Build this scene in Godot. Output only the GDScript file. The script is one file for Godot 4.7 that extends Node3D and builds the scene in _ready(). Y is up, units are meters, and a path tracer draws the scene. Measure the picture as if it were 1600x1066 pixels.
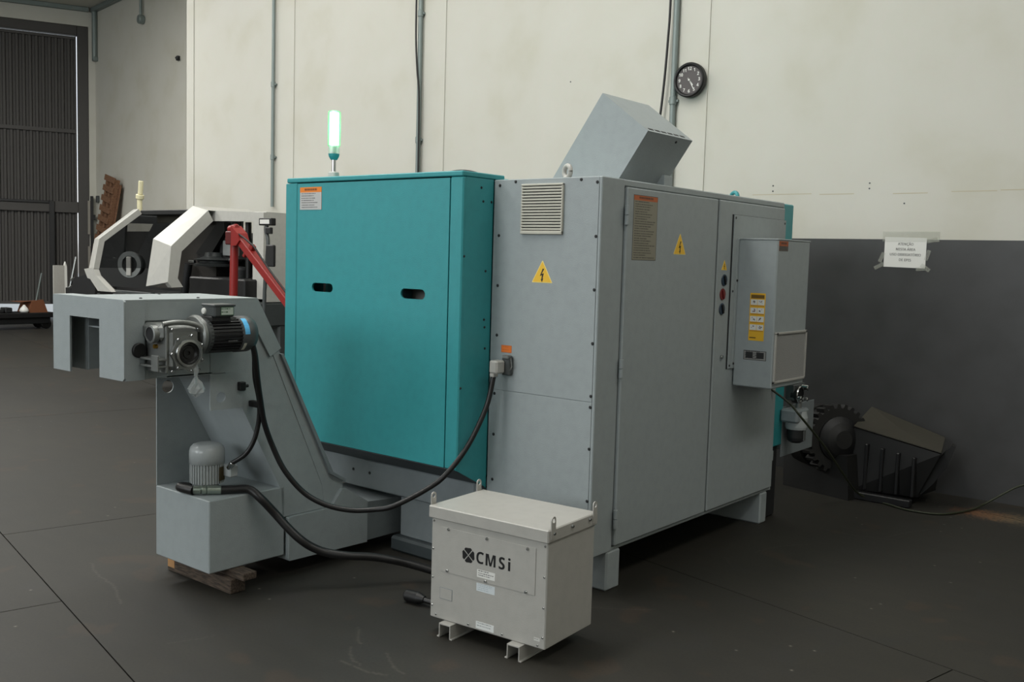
extends Node3D
# A workshop with a teal and grey turning lathe seen from its chip conveyor end.
# World axes follow the machine: +X right along the back wall, +Z towards the photographer, metres.

var M := {}
var rng := RandomNumberGenerator.new()
const UPV := Vector3(0, 1, 0)
const ROOM_TOP := 6.42
const BACK := -6.91
const CORNER := Vector3(-20.04, 0, -10.6)
const GATE_DIR := Vector3(-0.423, 0, 0.906)
const FAR_DIR := Vector3(0.987, 0, 0.158)


# ------------------------------------------------------------------ mesh builder
class Mb:
	var P := PackedVector3Array()
	var N := PackedVector3Array()
	var U := PackedVector2Array()

	func tri3(a: Vector3, b: Vector3, c: Vector3, na: Vector3, nb: Vector3, nc: Vector3, ua := Vector2.ZERO, ub := Vector2.ZERO, uc := Vector2.ZERO) -> void:
		var f := (b - a).cross(c - a)
		if f.length_squared() < 1e-16:
			return
		if f.dot(na + nb + nc) > 0.0:
			P.append_array([a, c, b]); N.append_array([na, nc, nb]); U.append_array([ua, uc, ub])
		else:
			P.append_array([a, b, c]); N.append_array([na, nb, nc]); U.append_array([ua, ub, uc])

	func tri(a: Vector3, b: Vector3, c: Vector3, out: Vector3) -> void:
		var f := (b - a).cross(c - a)
		if f.length_squared() < 1e-16:
			return
		var n := f.normalized()
		if n.dot(out) < 0.0:
			n = -n
		tri3(a, b, c, n, n, n)

	func quad(a: Vector3, b: Vector3, c: Vector3, d: Vector3, out: Vector3) -> void:
		tri(a, b, c, out)
		tri(a, c, d, out)

	func box(lo: Vector3, hi: Vector3, bev := 0.0, xf := Transform3D.IDENTITY) -> Mb:
		var c := (lo + hi) / 2.0
		var h := (hi - lo) / 2.0
		h = h.abs()
		bev = minf(bev, minf(h.x, minf(h.y, h.z)) * 0.45)
		var k := func(sx, sy, sz, ax):
			var v := Vector3(sx * h.x, sy * h.y, sz * h.z)
			if ax != 0: v.x -= sx * bev
			if ax != 1: v.y -= sy * bev
			if ax != 2: v.z -= sz * bev
			return xf * (c + v)
		var B := xf.basis
		for s in [-1, 1]:
			quad(k.call(s, -1, -1, 0), k.call(s, 1, -1, 0), k.call(s, 1, 1, 0), k.call(s, -1, 1, 0), B * Vector3(s, 0, 0))
			quad(k.call(-1, s, -1, 1), k.call(1, s, -1, 1), k.call(1, s, 1, 1), k.call(-1, s, 1, 1), B * Vector3(0, s, 0))
			quad(k.call(-1, -1, s, 2), k.call(1, -1, s, 2), k.call(1, 1, s, 2), k.call(-1, 1, s, 2), B * Vector3(0, 0, s))
		if bev > 0.0:
			for s in [-1, 1]:
				for t in [-1, 1]:
					quad(k.call(s, t, -1, 0), k.call(s, t, 1, 0), k.call(s, t, 1, 1), k.call(s, t, -1, 1), B * Vector3(s, t, 0))
					quad(k.call(s, -1, t, 0), k.call(s, 1, t, 0), k.call(s, 1, t, 2), k.call(s, -1, t, 2), B * Vector3(s, 0, t))
					quad(k.call(-1, s, t, 1), k.call(1, s, t, 1), k.call(1, s, t, 2), k.call(-1, s, t, 2), B * Vector3(0, s, t))
					for r in [-1, 1]:
						tri(k.call(s, t, r, 0), k.call(s, t, r, 1), k.call(s, t, r, 2), B * Vector3(s, t, r))
		return self

	# a flat outline (with holes) drawn in the x, y of xf and pushed along its z
	func prism(poly: PackedVector2Array, xf: Transform3D, depth: float, holes := []) -> Mb:
		var outer := poly.duplicate()
		if area(outer) < 0.0:
			outer.reverse()
		var ring := outer.duplicate()
		var loops := [outer]
		for hole: PackedVector2Array in holes:
			var hh := hole.duplicate()
			if area(hh) > 0.0:
				hh.reverse()
			loops.append(hh)
			var bi := 0
			var bj := 0
			var best := 1e9
			for i in ring.size():
				for j in hh.size():
					var dd := ring[i].distance_squared_to(hh[j])
					if dd < best:
						best = dd; bi = i; bj = j
			var merged := PackedVector2Array()
			for i in bi + 1:
				merged.append(ring[i])
			for j in hh.size() + 1:
				merged.append(hh[(bj + j) % hh.size()])
			for i in range(bi, ring.size()):
				merged.append(ring[i])
			ring = merged
		var ids := ears(ring)
		var ez := xf.basis.z
		for i in range(0, ids.size(), 3):
			for e in [0.0, depth]:
				var q := []
				for n in 3:
					var p: Vector2 = ring[ids[i + n]]
					q.append(xf * Vector3(p.x, p.y, e))
				tri(q[0], q[1], q[2], -ez if e == 0.0 else ez)
		for lp: PackedVector2Array in loops:
			for i in lp.size():
				var p := lp[i]
				var q := lp[(i + 1) % lp.size()]
				var nn := Vector2(q.y - p.y, p.x - q.x)
				var out := xf.basis * Vector3(nn.x, nn.y, 0)
				quad(xf * Vector3(p.x, p.y, 0), xf * Vector3(q.x, q.y, 0), xf * Vector3(q.x, q.y, depth), xf * Vector3(p.x, p.y, depth), out)
		return self

	static func area(p: PackedVector2Array) -> float:
		var s := 0.0
		for i in p.size():
			s += p[i].cross(p[(i + 1) % p.size()])
		return s

	static func ears(p: PackedVector2Array) -> PackedInt32Array:
		var idx := range(p.size())
		var out := PackedInt32Array()
		var guard := 0
		while idx.size() > 3 and guard < 5000:
			guard += 1
			var cut := false
			for i in idx.size():
				var ia: int = idx[(i - 1 + idx.size()) % idx.size()]
				var ib: int = idx[i]
				var ic: int = idx[(i + 1) % idx.size()]
				var a := p[ia]
				var b := p[ib]
				var c := p[ic]
				if (b - a).cross(c - b) <= 1e-12:
					continue
				var free := true
				for j in idx:
					var v := p[j]
					if v.is_equal_approx(a) or v.is_equal_approx(b) or v.is_equal_approx(c):
						continue
					if (b - a).cross(v - a) >= -1e-12 and (c - b).cross(v - b) >= -1e-12 and (a - c).cross(v - c) >= -1e-12:
						free = false
						break
				if free:
					out.append_array([ia, ib, ic])
					idx.remove_at(i)
					cut = true
					break
			if not cut:
				idx.remove_at(0)
		if idx.size() == 3:
			out.append_array(idx)
		return out

	# rings of (radius, height) turned round the y of xf
	func lathe(prof: Array, xf := Transform3D.IDENTITY, sides := 24, smooth := false) -> Mb:
		var nrm := []
		for i in prof.size() - 1:
			var d: Vector2 = prof[i + 1] - prof[i]
			nrm.append(Vector2(d.y, -d.x).normalized())
		for i in prof.size() - 1:
			var p: Vector2 = prof[i]
			var q: Vector2 = prof[i + 1]
			var n0: Vector2 = nrm[i]
			var n1: Vector2 = nrm[i]
			if smooth:
				if i > 0: n0 = (nrm[i] + nrm[i - 1]).normalized()
				if i < nrm.size() - 1: n1 = (nrm[i] + nrm[i + 1]).normalized()
			for k in sides:
				var a := TAU * k / sides
				var b := TAU * (k + 1) / sides
				var da := Vector3(cos(a), 0, sin(a))
				var db := Vector3(cos(b), 0, sin(b))
				var A := xf * (da * p.x + UPV2 * p.y)
				var Bq := xf * (db * p.x + UPV2 * p.y)
				var Cq := xf * (db * q.x + UPV2 * q.y)
				var D := xf * (da * q.x + UPV2 * q.y)
				var nA := (xf.basis * (da * n0.x + UPV2 * n0.y)).normalized()
				var nB := (xf.basis * (db * n0.x + UPV2 * n0.y)).normalized()
				var nC := (xf.basis * (db * n1.x + UPV2 * n1.y)).normalized()
				var nD := (xf.basis * (da * n1.x + UPV2 * n1.y)).normalized()
				tri3(A, Bq, Cq, nA, nB, nC)
				tri3(A, Cq, D, nA, nC, nD)
		return self

	const UPV2 := Vector3(0, 1, 0)

	static func along(a: Vector3, b: Vector3) -> Transform3D:
		var y := (b - a).normalized()
		var x := y.cross(Vector3(0, 0, 1) if absf(y.z) < 0.9 else Vector3(1, 0, 0)).normalized()
		return Transform3D(Basis(x, y, x.cross(y)), a)

	func cyl(a: Vector3, b: Vector3, r: float, sides := 16, bev := 0.0) -> Mb:
		var L := a.distance_to(b)
		var e := minf(bev, minf(r, L) * 0.45)
		var prof := [Vector2(0, 0), Vector2(r - e, 0)]
		if e > 0.0: prof.append(Vector2(r, e)); prof.append(Vector2(r, L - e))
		else: prof.append(Vector2(r, 0)); prof.append(Vector2(r, L))
		prof.append(Vector2(r - e, L)); prof.append(Vector2(0, L))
		return lathe(prof, along(a, b), sides)

	static func spline(pts: Array, per := 8) -> Array:
		var o := []
		for i in pts.size() - 1:
			var p0: Vector3 = pts[maxi(i - 1, 0)]
			var p1: Vector3 = pts[i]
			var p2: Vector3 = pts[i + 1]
			var p3: Vector3 = pts[mini(i + 2, pts.size() - 1)]
			for k in per:
				o.append(p1.cubic_interpolate(p2, p0, p3, float(k) / per))
		o.append(pts[-1])
		return o

	func tube(pts: Array, r: float, sides := 10) -> Mb:
		var x := Vector3.ZERO
		var rings := []
		for i in pts.size():
			var t: Vector3 = (pts[mini(i + 1, pts.size() - 1)] - pts[maxi(i - 1, 0)]).normalized()
			if i == 0: x = t.cross(Vector3(0.31, 0.9, 0.27)).normalized()
			x = (x - t * x.dot(t)).normalized()
			var y := t.cross(x)
			var ring := []
			for k in sides:
				var a := TAU * k / sides
				ring.append(x * cos(a) + y * sin(a))
			rings.append(ring)
		for i in pts.size() - 1:
			for k in sides:
				var m := (k + 1) % sides
				var a: Vector3 = rings[i][k]
				var b: Vector3 = rings[i][m]
				var c: Vector3 = rings[i + 1][m]
				var d: Vector3 = rings[i + 1][k]
				tri3(pts[i] + a * r, pts[i] + b * r, pts[i + 1] + c * r, a, b, c)
				tri3(pts[i] + a * r, pts[i + 1] + c * r, pts[i + 1] + d * r, a, c, d)
		for e in [0, pts.size() - 1]:
			var o: Vector3 = pts[0] - pts[1] if e == 0 else pts[-1] - pts[-2]
			for k in sides:
				tri(pts[e], pts[e] + rings[e][k] * r, pts[e] + rings[e][(k + 1) % sides] * r, o)
		return self

	# skin between two outlines of equal count, each closed by a fan
	func loft(A: Array, Bl: Array, caps := true) -> Mb:
		var ca := Vector3.ZERO
		for p in A: ca += p
		for p in Bl: ca += p
		ca /= A.size() * 2
		var n := A.size()
		for i in n:
			var j := (i + 1) % n
			var mid: Vector3 = (A[i] + A[j] + Bl[i] + Bl[j]) / 4.0
			quad(A[i], A[j], Bl[j], Bl[i], mid - ca)
		if caps:
			for L in [A, Bl]:
				var m := Vector3.ZERO
				for p in L: m += p
				m /= n
				for i in n:
					tri(m, L[i], L[(i + 1) % n], m - ca)
		return self

	# a thin printed plate: the front carries the picture
	func plate(c: Vector3, right: Vector3, up: Vector3, w: float, h: float, t: float) -> Mb:
		right = right.normalized(); up = up.normalized()
		var n := right.cross(up)
		var r := right * w / 2.0
		var u := up * h / 2.0
		var q := [c - r + u, c + r + u, c + r - u, c - r - u]
		var f := n * t
		tri3(q[0] + f, q[1] + f, q[2] + f, n, n, n, Vector2(0, 0), Vector2(1, 0), Vector2(1, 1))
		tri3(q[0] + f, q[2] + f, q[3] + f, n, n, n, Vector2(0, 0), Vector2(1, 1), Vector2(0, 1))
		for i in 4:
			var j := (i + 1) % 4
			quad(q[i], q[j], q[j] + f, q[i] + f, (q[i] + q[j]) / 2.0 - c)
		return self

	func mesh(shift := Vector3.ZERO) -> ArrayMesh:
		var V := PackedVector3Array()
		V.resize(P.size())
		for i in P.size():
			V[i] = P[i] - shift
		var a := []
		a.resize(Mesh.ARRAY_MAX)
		a[Mesh.ARRAY_VERTEX] = V
		a[Mesh.ARRAY_NORMAL] = N
		a[Mesh.ARRAY_TEX_UV] = U
		var m := ArrayMesh.new()
		m.add_surface_from_arrays(Mesh.PRIMITIVE_TRIANGLES, a)
		return m


# ------------------------------------------------------------------ scene helpers
func V(x: float, y: float, z: float) -> Vector3:
	return Vector3(x, y, z)

func V2s(flat: Array) -> PackedVector2Array:
	var p := PackedVector2Array()
	for i in range(0, flat.size(), 2):
		p.append(Vector2(flat[i], flat[i + 1]))
	return p

func circle(c: Vector2, r: float, n := 24) -> PackedVector2Array:
	var p := PackedVector2Array()
	for i in n:
		p.append(c + Vector2(cos(TAU * i / n), sin(TAU * i / n)) * r)
	return p

func slot(c: Vector2, w: float, h: float) -> PackedVector2Array:
	var p := PackedVector2Array()
	for i in 9:
		var a := -PI / 2 + PI * i / 8
		p.append(c + Vector2(w / 2 - h / 2 + cos(a) * h / 2, sin(a) * h / 2))
	for i in 9:
		var a := PI / 2 + PI * i / 8
		p.append(c + Vector2(-w / 2 + h / 2 + cos(a) * h / 2, sin(a) * h / 2))
	return p

# planes to draw prisms in: across x (outline is z, y), across z (outline is x, y), across y (outline is x, z)
func across_x(x: float) -> Transform3D:
	return Transform3D(Basis(Vector3(0, 0, 1), UPV, Vector3(1, 0, 0)), Vector3(x, 0, 0))

func across_z(z: float) -> Transform3D:
	return Transform3D(Basis.IDENTITY, Vector3(0, 0, z))

func across_y(y: float) -> Transform3D:
	return Transform3D(Basis(Vector3(1, 0, 0), Vector3(0, 0, 1), UPV), Vector3(0, y, 0))

func thing(called: String, label: String, category: String, at := Vector3.ZERO, group := "") -> Node3D:
	var o := Node3D.new()
	o.name = called
	add_child(o, true)
	o.position = at
	tag(o, label, category, group)
	return o

func tag(o: Node3D, label: String, category: String, group := "") -> Node3D:
	o.set_meta("label", label)
	o.set_meta("category", category)
	if group:
		o.set_meta("group", group)
	return o

func base_of(o: Node) -> Vector3:
	var s := Vector3.ZERO
	while o is Node3D and o != self:
		s += (o as Node3D).position
		o = o.get_parent()
	return s

# one mesh, its shape given in world coordinates
func part(parent: Node, called: String, mb: Mb, mat: Material, label := "") -> MeshInstance3D:
	var o := MeshInstance3D.new()
	o.name = called
	o.mesh = mb.mesh(base_of(parent))
	o.material_override = mat
	parent.add_child(o, true)
	if label:
		o.set_meta("label", label)
	return o

# the same with its shape given in the thing's own coordinates
func own(parent: Node, called: String, mb: Mb, mat: Material, label := "") -> MeshInstance3D:
	var o := MeshInstance3D.new()
	o.name = called
	o.mesh = mb.mesh()
	o.material_override = mat
	parent.add_child(o, true)
	if label:
		o.set_meta("label", label)
	return o

func stuff(o: Node3D) -> Node3D:
	o.set_meta("kind", "stuff")
	return o

func structure(called: String, mb: Mb, mat: Material) -> MeshInstance3D:
	var o := part(self, called, mb, mat)
	o.set_meta("kind", "structure")
	return o

func lettering(parent: Node, called: String, text: String, size: float, at: Vector3, right: Vector3, up: Vector3, mat: Material, bold := false, depth := 0.0008) -> MeshInstance3D:
	var tm := TextMesh.new()
	var f := SystemFont.new()
	f.font_names = PackedStringArray(["Droid Sans"])
	if bold: f.font_weight = 700
	tm.font = f
	tm.text = text
	tm.font_size = 64
	tm.pixel_size = size / 64.0
	tm.depth = depth
	tm.curve_step = 2.0
	var o := MeshInstance3D.new()
	o.name = called
	o.mesh = tm
	o.material_override = mat
	parent.add_child(o, true)
	o.transform = Transform3D(Basis(right.normalized(), up.normalized(), right.cross(up).normalized()), at - base_of(parent))
	return o

func bolt_at(mb: Mb, p: Vector3, n: Vector3, r := 0.006, h := 0.004) -> void:
	mb.lathe([Vector2(r, 0), Vector2(r, h * 0.4), Vector2(r * 0.7, h), Vector2(0, h)], Mb.along(p, p + n), 8)


# ------------------------------------------------------------------ materials
func noise_tex(freq: float, octaves: int, ramp: Array, seed_ := 1, size := 512, normal := false, strength := 2.0, kind := FastNoiseLite.TYPE_SIMPLEX_SMOOTH) -> NoiseTexture2D:
	var n := FastNoiseLite.new()
	n.seed = seed_
	n.noise_type = kind
	n.frequency = freq
	n.fractal_octaves = octaves
	var t := NoiseTexture2D.new()
	t.width = size
	t.height = size
	t.seamless = true
	t.noise = n
	if normal:
		t.as_normal_map = true
		t.bump_strength = strength
	if ramp:
		var g := Gradient.new()
		var offs := PackedFloat32Array()
		var cols := PackedColorArray()
		for i in ramp.size():
			offs.append(ramp[i][0])
			cols.append(ramp[i][1])
		g.offsets = offs
		g.colors = cols
		t.color_ramp = g
	return t

func plain(c: Color, rough := 0.5, metal := 0.0) -> StandardMaterial3D:
	var m := StandardMaterial3D.new()
	m.albedo_color = c
	m.roughness = rough
	m.metallic = metal
	return m

# sprayed paint with the orange-peel grain of machine enamel
func enamel(c: Color, rough := 0.42, grain := 0.10) -> StandardMaterial3D:
	var m := plain(c, rough)
	m.albedo_texture = M_mottle
	m.uv1_triplanar = true
	m.uv1_scale = Vector3.ONE * 2.2
	m.normal_enabled = true
	m.normal_texture = M_peel
	m.normal_scale = grain
	return m

var M_mottle: NoiseTexture2D
var M_peel: NoiseTexture2D

func printed(w: int, h: int, paper: Color, head: Color, head_part: float, rows: int, ink: Color, seed_: int, border := false) -> StandardMaterial3D:
	var im := Image.create(w, h, false, Image.FORMAT_RGB8)
	im.fill(paper)
	var r := RandomNumberGenerator.new()
	r.seed = seed_
	var hp := int(h * head_part)
	if hp > 0:
		im.fill_rect(Rect2i(0, 0, w, hp), head)
		var x := int(w * 0.22)
		while x < w * 0.78:
			var k := r.randi_range(3, 7)
			im.fill_rect(Rect2i(x, int(hp * 0.3), k, int(hp * 0.42)), head.lerp(Color.BLACK, 0.6))
			x += k + 2
	var rh := float(h - hp) / (rows + 0.6)
	for i in rows:
		var y := int(hp + rh * (i + 0.4))
		var x := int(w * 0.07)
		var end := int(w * r.randf_range(0.55, 0.94))
		while x < end:
			var k := r.randi_range(2, 9)
			im.fill_rect(Rect2i(x, y, mini(k, end - x), maxi(1, int(rh * 0.42))), ink.lerp(paper, r.randf_range(0.0, 0.35)))
			x += k + 2
	if border:
		for e in [Rect2i(0, 0, w, 2), Rect2i(0, h - 2, w, 2), Rect2i(0, 0, 2, h), Rect2i(w - 2, 0, 2, h)]:
			im.fill_rect(e, ink)
	var m := plain(Color.WHITE, 0.45)
	m.albedo_texture = ImageTexture.create_from_image(im)
	m.texture_repeat = false
	return m

func floor_picture() -> ImageTexture:
	# ten metres of worn concrete, one pixel a centimetre: traffic grime, scuffs and rust
	var S := 1024
	var a := FastNoiseLite.new(); a.seed = 5; a.frequency = 0.006; a.fractal_octaves = 4
	var b := FastNoiseLite.new(); b.seed = 9; b.frequency = 0.05; b.fractal_octaves = 3
	var c := FastNoiseLite.new(); c.seed = 14; c.frequency = 0.02; c.fractal_octaves = 3
	var im := Image.create(S, S, false, Image.FORMAT_RGB8)
	var dark := Color(0.124, 0.117, 0.096)
	var pale := Color(0.172, 0.162, 0.132)
	var rust := Color(0.50, 0.30, 0.17)
	for y in S:
		for x in S:
			var t := 0.5 + 0.55 * a.get_noise_2d(x, y) + 0.30 * b.get_noise_2d(x * 0.45, y * 1.6)
			var k := dark.lerp(pale, clampf(t, 0.0, 1.0))
			var g := c.get_noise_2d(x + 500, y)
			if g > 0.30: k = k.lerp(Color(0.15, 0.145, 0.13), minf(0.65, (g - 0.30) * 2.6))
			if g < -0.42: k = k.lerp(rust, minf(0.12, (-0.42 - g) * 1.4))
			im.set_pixel(x, y, k)
	var r := RandomNumberGenerator.new()
	r.seed = 77
	for n in 130:                                                       # scratches and scuffs
		var p := Vector2(r.randf() * S, r.randf() * S)
		var ang := r.randf() * TAU
		var bend := r.randf_range(-0.02, 0.02)
		for i in r.randi_range(6, 46):
			p += Vector2(cos(ang), sin(ang))
			ang += bend
			var q := Vector2i(posmod(int(p.x), S), posmod(int(p.y), S))
			im.set_pixelv(q, im.get_pixelv(q).lerp(Color(0.33, 0.32, 0.29) if n % 3 else Color(0.14, 0.13, 0.12), 0.32))
	for n in 420:                                                       # chips and specks of swarf
		var q := Vector2i(r.randi() % S, r.randi() % S)
		im.set_pixelv(q, Color(0.55, 0.54, 0.50) if n % 4 else Color(0.08, 0.08, 0.08))
	# the rusty patch by the wall and the scuffs in front of the transformer, where they lie
	for n in 3000:
		var u := Vector2(r.randfn(0.0, 0.13), r.randfn(0.0, 0.07))
		var w := Vector2(-1.40, -6.52) + u
		if w.distance_to(Vector2(-1.42, -6.46)) < 0.28 + 0.1 * b.get_noise_2d(w.x * 300, w.y * 300):
			floor_dot(im, w, rust.lerp(Color(0.42, 0.36, 0.27), clampf((w.x + 1.62) * 3.0, 0.0, 1.0)), 0.4)
	for s in [[-2.88, -2.62, 0.32, 0.10, 14], [-2.75, -2.46, 0.18, 0.2, 15], [-2.62, -2.52, 0.12, 0.3, 20], [-2.68, -2.36, 0.1, -0.2, 22], [-4.4, -2.3, 0.05, 0.3, 60]]:
		for i in s[4]:
			floor_dot(im, Vector2(s[0] + 0.01 * i, s[1] + s[2] * sin(i * 0.12) * 0.3 + s[3] * i * 0.01), Color(0.40, 0.385, 0.35), 0.4)
	return ImageTexture.create_from_image(im)

func floor_dot(im: Image, w: Vector2, c: Color, k: float) -> void:
	var q := Vector2i(posmod(int(w.x * 100.0), 1024), posmod(int(w.y * 100.0), 1024))
	im.set_pixelv(q, im.get_pixelv(q).lerp(c, k))

func make_materials() -> void:
	M_mottle = noise_tex(0.012, 4, [[0.0, Color(0.96, 0.96, 0.96)], [0.5, Color(0.985, 0.985, 0.985)], [1.0, Color(1, 1, 1)]], 3)
	M_peel = noise_tex(0.12, 2, [], 8, 512, true, 3.0)
	M.grey = enamel(Color(0.60, 0.63, 0.635), 0.5, 0.12)
	M.greydark = enamel(Color(0.50, 0.53, 0.54))
	M.teal = enamel(Color(0.205, 0.575, 0.595))
	M.bed = enamel(Color(0.24, 0.27, 0.28), 0.6)
	M.beige = enamel(Color(0.675, 0.668, 0.645), 0.36, 0.08)
	M.cream = enamel(Color(0.74, 0.735, 0.71), 0.4, 0.1)
	M.vent = plain(Color(0.74, 0.73, 0.68), 0.5)
	M.dark = plain(Color(0.10, 0.105, 0.11), 0.55)
	M.black = plain(Color(0.055, 0.055, 0.06), 0.5)
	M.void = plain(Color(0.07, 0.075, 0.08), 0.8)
	M.rubber = plain(Color(0.07, 0.065, 0.065), 0.42)
	M.motor = enamel(Color(0.115, 0.115, 0.12), 0.4, 0.2)
	M.motorgrey = enamel(Color(0.27, 0.285, 0.285), 0.4, 0.2)
	M.alloy = plain(Color(0.52, 0.53, 0.52), 0.36, 0.75)
	M.alloy.normal_enabled = true
	M.alloy.normal_texture = M_peel
	M.alloy.uv1_triplanar = true
	M.alloy.uv1_scale = Vector3.ONE * 6.0
	M.alloy.normal_scale = 0.6
	M.steel = plain(Color(0.72, 0.73, 0.73), 0.22, 1.0)
	M.zinc = plain(Color(0.62, 0.66, 0.62), 0.3, 0.9)
	M.brass = plain(Color(0.75, 0.58, 0.25), 0.3, 1.0)
	M.pump = enamel(Color(0.64, 0.66, 0.66), 0.24, 0.05)
	M.orange = plain(Color(0.86, 0.42, 0.13), 0.5)
	M.yellow = plain(Color(0.93, 0.74, 0.20), 0.45)
	M.paleyellow = plain(Color(0.93, 0.84, 0.52), 0.45)
	M.ink = plain(Color(0.04, 0.04, 0.04), 0.5)
	M.white = plain(Color(0.86, 0.86, 0.84), 0.5)
	M.blue = plain(Color(0.36, 0.72, 0.92), 0.4)
	M.bluesw = plain(Color(0.17, 0.23, 0.29), 0.4)
	M.redsw = plain(Color(0.44, 0.15, 0.15), 0.4)
	M.red = enamel(Color(0.56, 0.13, 0.12), 0.38, 0.2)
	M.brown = plain(Color(0.42, 0.25, 0.15), 0.9)
	M.olive = enamel(Color(0.215, 0.205, 0.17), 0.6)
	M.grime = plain(Color(0.055, 0.052, 0.048), 0.6)
	M.pale = enamel(Color(0.56, 0.54, 0.50), 0.5)

	M.conduit = plain(Color(0.50, 0.54, 0.53), 0.45, 0.35)
	M.greencable = plain(Color(0.15, 0.17, 0.10), 0.5)
	M.film = plain(Color(0.85, 0.85, 0.80, 0.16), 0.12)
	M.film.transparency = BaseMaterial3D.TRANSPARENCY_ALPHA
	M.glass = plain(Color(0.10, 0.12, 0.12, 0.35), 0.05)
	M.glass.transparency = BaseMaterial3D.TRANSPARENCY_ALPHA
	M.clear = plain(Color(0.80, 0.86, 0.84, 0.35), 0.1)
	M.clear.transparency = BaseMaterial3D.TRANSPARENCY_ALPHA
	var wood := noise_tex(0.02, 4, [[0.0, Color(0.16, 0.13, 0.11)], [0.5, Color(0.29, 0.245, 0.205)], [1.0, Color(0.40, 0.345, 0.29)]], 21)
	M.wood = plain(Color.WHITE, 0.85)
	M.wood.albedo_texture = wood
	M.wood.uv1_triplanar = true
	M.wood.uv1_scale = Vector3(1.2, 9.0, 9.0)
	M.woodred = plain(Color.WHITE, 0.85)
	M.woodred.albedo_texture = noise_tex(0.02, 4, [[0.0, Color(0.30, 0.20, 0.14)], [0.5, Color(0.46, 0.33, 0.24)], [1.0, Color(0.60, 0.46, 0.35)]], 23)
	M.woodred.uv1_triplanar = true
	M.woodred.uv1_scale = Vector3(5, 2, 5)
	M.endgrain = plain(Color(0.66, 0.50, 0.33), 0.9)
	# painted plaster: faint trowel relief and yellowed patches
	M.plaster = plain(Color(0.785, 0.78, 0.745), 0.75)
	M.plaster.albedo_texture = noise_tex(0.006, 5, [[0.0, Color(0.955, 0.95, 0.925)], [0.4, Color(0.985, 0.983, 0.975)], [1.0, Color(1, 1, 1)]], 31)
	M.plaster.uv1_triplanar = true
	M.plaster.uv1_world_triplanar = true
	M.plaster.uv1_scale = Vector3.ONE * 0.35
	M.dado = plain(Color(0.25, 0.25, 0.25), 0.4)
	M.dado.albedo_texture = noise_tex(0.01, 5, [[0.0, Color(0.86, 0.86, 0.85)], [0.45, Color(0.94, 0.94, 0.94)], [1.0, Color(1, 1, 1)]], 33)
	M.dado.uv1_triplanar = true
	M.dado.uv1_world_triplanar = true
	M.dado.uv1_scale = Vector3.ONE * 0.6
	M.gate = enamel(Color(0.27, 0.26, 0.25), 0.6)
	M.concrete = plain(Color.WHITE, 0.62)
	M.concrete.albedo_texture = floor_picture()
	M.concrete.uv1_triplanar = true
	M.concrete.uv1_world_triplanar = true
	M.concrete.uv1_scale = Vector3.ONE * (1.0 / 10.24)
	M.concrete.detail_enabled = true
	M.concrete.detail_blend_mode = BaseMaterial3D.BLEND_MODE_MUL
	M.concrete.detail_albedo = noise_tex(0.09, 4, [[0.0, Color(0.80, 0.80, 0.80)], [0.5, Color(0.94, 0.94, 0.94)], [1.0, Color(1, 1, 1)]], 41)
	M.concrete.detail_uv_layer = BaseMaterial3D.DETAIL_UV_2
	M.concrete.uv2_triplanar = true
	M.concrete.uv2_world_triplanar = true
	M.concrete.uv2_scale = Vector3.ONE * 1.3
	M.joint = plain(Color(0.12, 0.11, 0.10), 0.9)
	M.yard = plain(Color(0.72, 0.70, 0.66), 0.9)
	M.pane = plain(Color(0.9, 0.92, 0.92), 0.6)
	M.pane.emission_enabled = true
	M.pane.emission = Color(0.96, 0.98, 1.0)
	M.pane.emission_energy_multiplier = 0.5
	M.lit = plain(Color(0.25, 0.80, 0.45), 0.3)
	M.lit.emission_enabled = true
	M.lit.emission = Color(0.80, 1.0, 0.90)
	M.lit.emission_energy_multiplier = 3.0
	M.lens = plain(Color(0.25, 0.85, 0.50, 0.25), 0.1)
	M.lens.transparency = BaseMaterial3D.TRANSPARENCY_ALPHA
	M.lens.emission_enabled = true
	M.lens.emission = Color(0.15, 0.62, 0.36)
	M.lens.emission_energy_multiplier = 0.9


# ------------------------------------------------------------------ camera, sky, daylight
func make_view() -> void:
	var cam := Camera3D.new()
	cam.name = "camera"
	add_child(cam)
	cam.position = Vector3(0, 1.5, 0)
	cam.basis = Basis(UPV, 0.682317) * Basis(Vector3(1, 0, 0), -0.0841768) * Basis(Vector3(0, 0, 1), 0.0285838)
	cam.fov = rad_to_deg(2.0 * atan(533.0 / 1530.9))
	cam.near = 0.05
	cam.far = 200.0
	cam.current = true
	var env := Environment.new()
	env.background_mode = Environment.BG_SKY
	var sky := Sky.new()
	var sm := ProceduralSkyMaterial.new()
	sm.sky_top_color = Color(0.72, 0.77, 0.83)
	sm.sky_horizon_color = Color(0.90, 0.91, 0.92)
	sm.ground_horizon_color = Color(0.6, 0.6, 0.58)
	sm.ground_bottom_color = Color(0.45, 0.44, 0.42)
	sm.energy_multiplier = 2.0
	sky.sky_material = sm
	env.sky = sky
	env.tonemap_mode = Environment.TONE_MAPPER_LINEAR
	env.tonemap_exposure = 0.96
	env.sdfgi_enabled = true
	env.ssao_enabled = true
	env.ssil_enabled = true
	var we := WorldEnvironment.new()
	we.name = "daylight"
	we.environment = env
	add_child(we)
	# frosted windows high in the front wall, behind the photographer and to the left, and rooflights
	for w in WINDOWS:
		area_light(Vector3(w[0], w[1], 8.93), Vector2(w[2], w[3]), Vector3.ZERO, WINDOW_ENERGY * w[4])
	for r in ROOFLIGHTS:
		area_light(Vector3(r[0], ROOM_TOP - 0.09, r[1]), Vector2(r[2], r[3]), Vector3(-PI / 2, 0, 0), ROOF_ENERGY * r[4])

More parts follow.
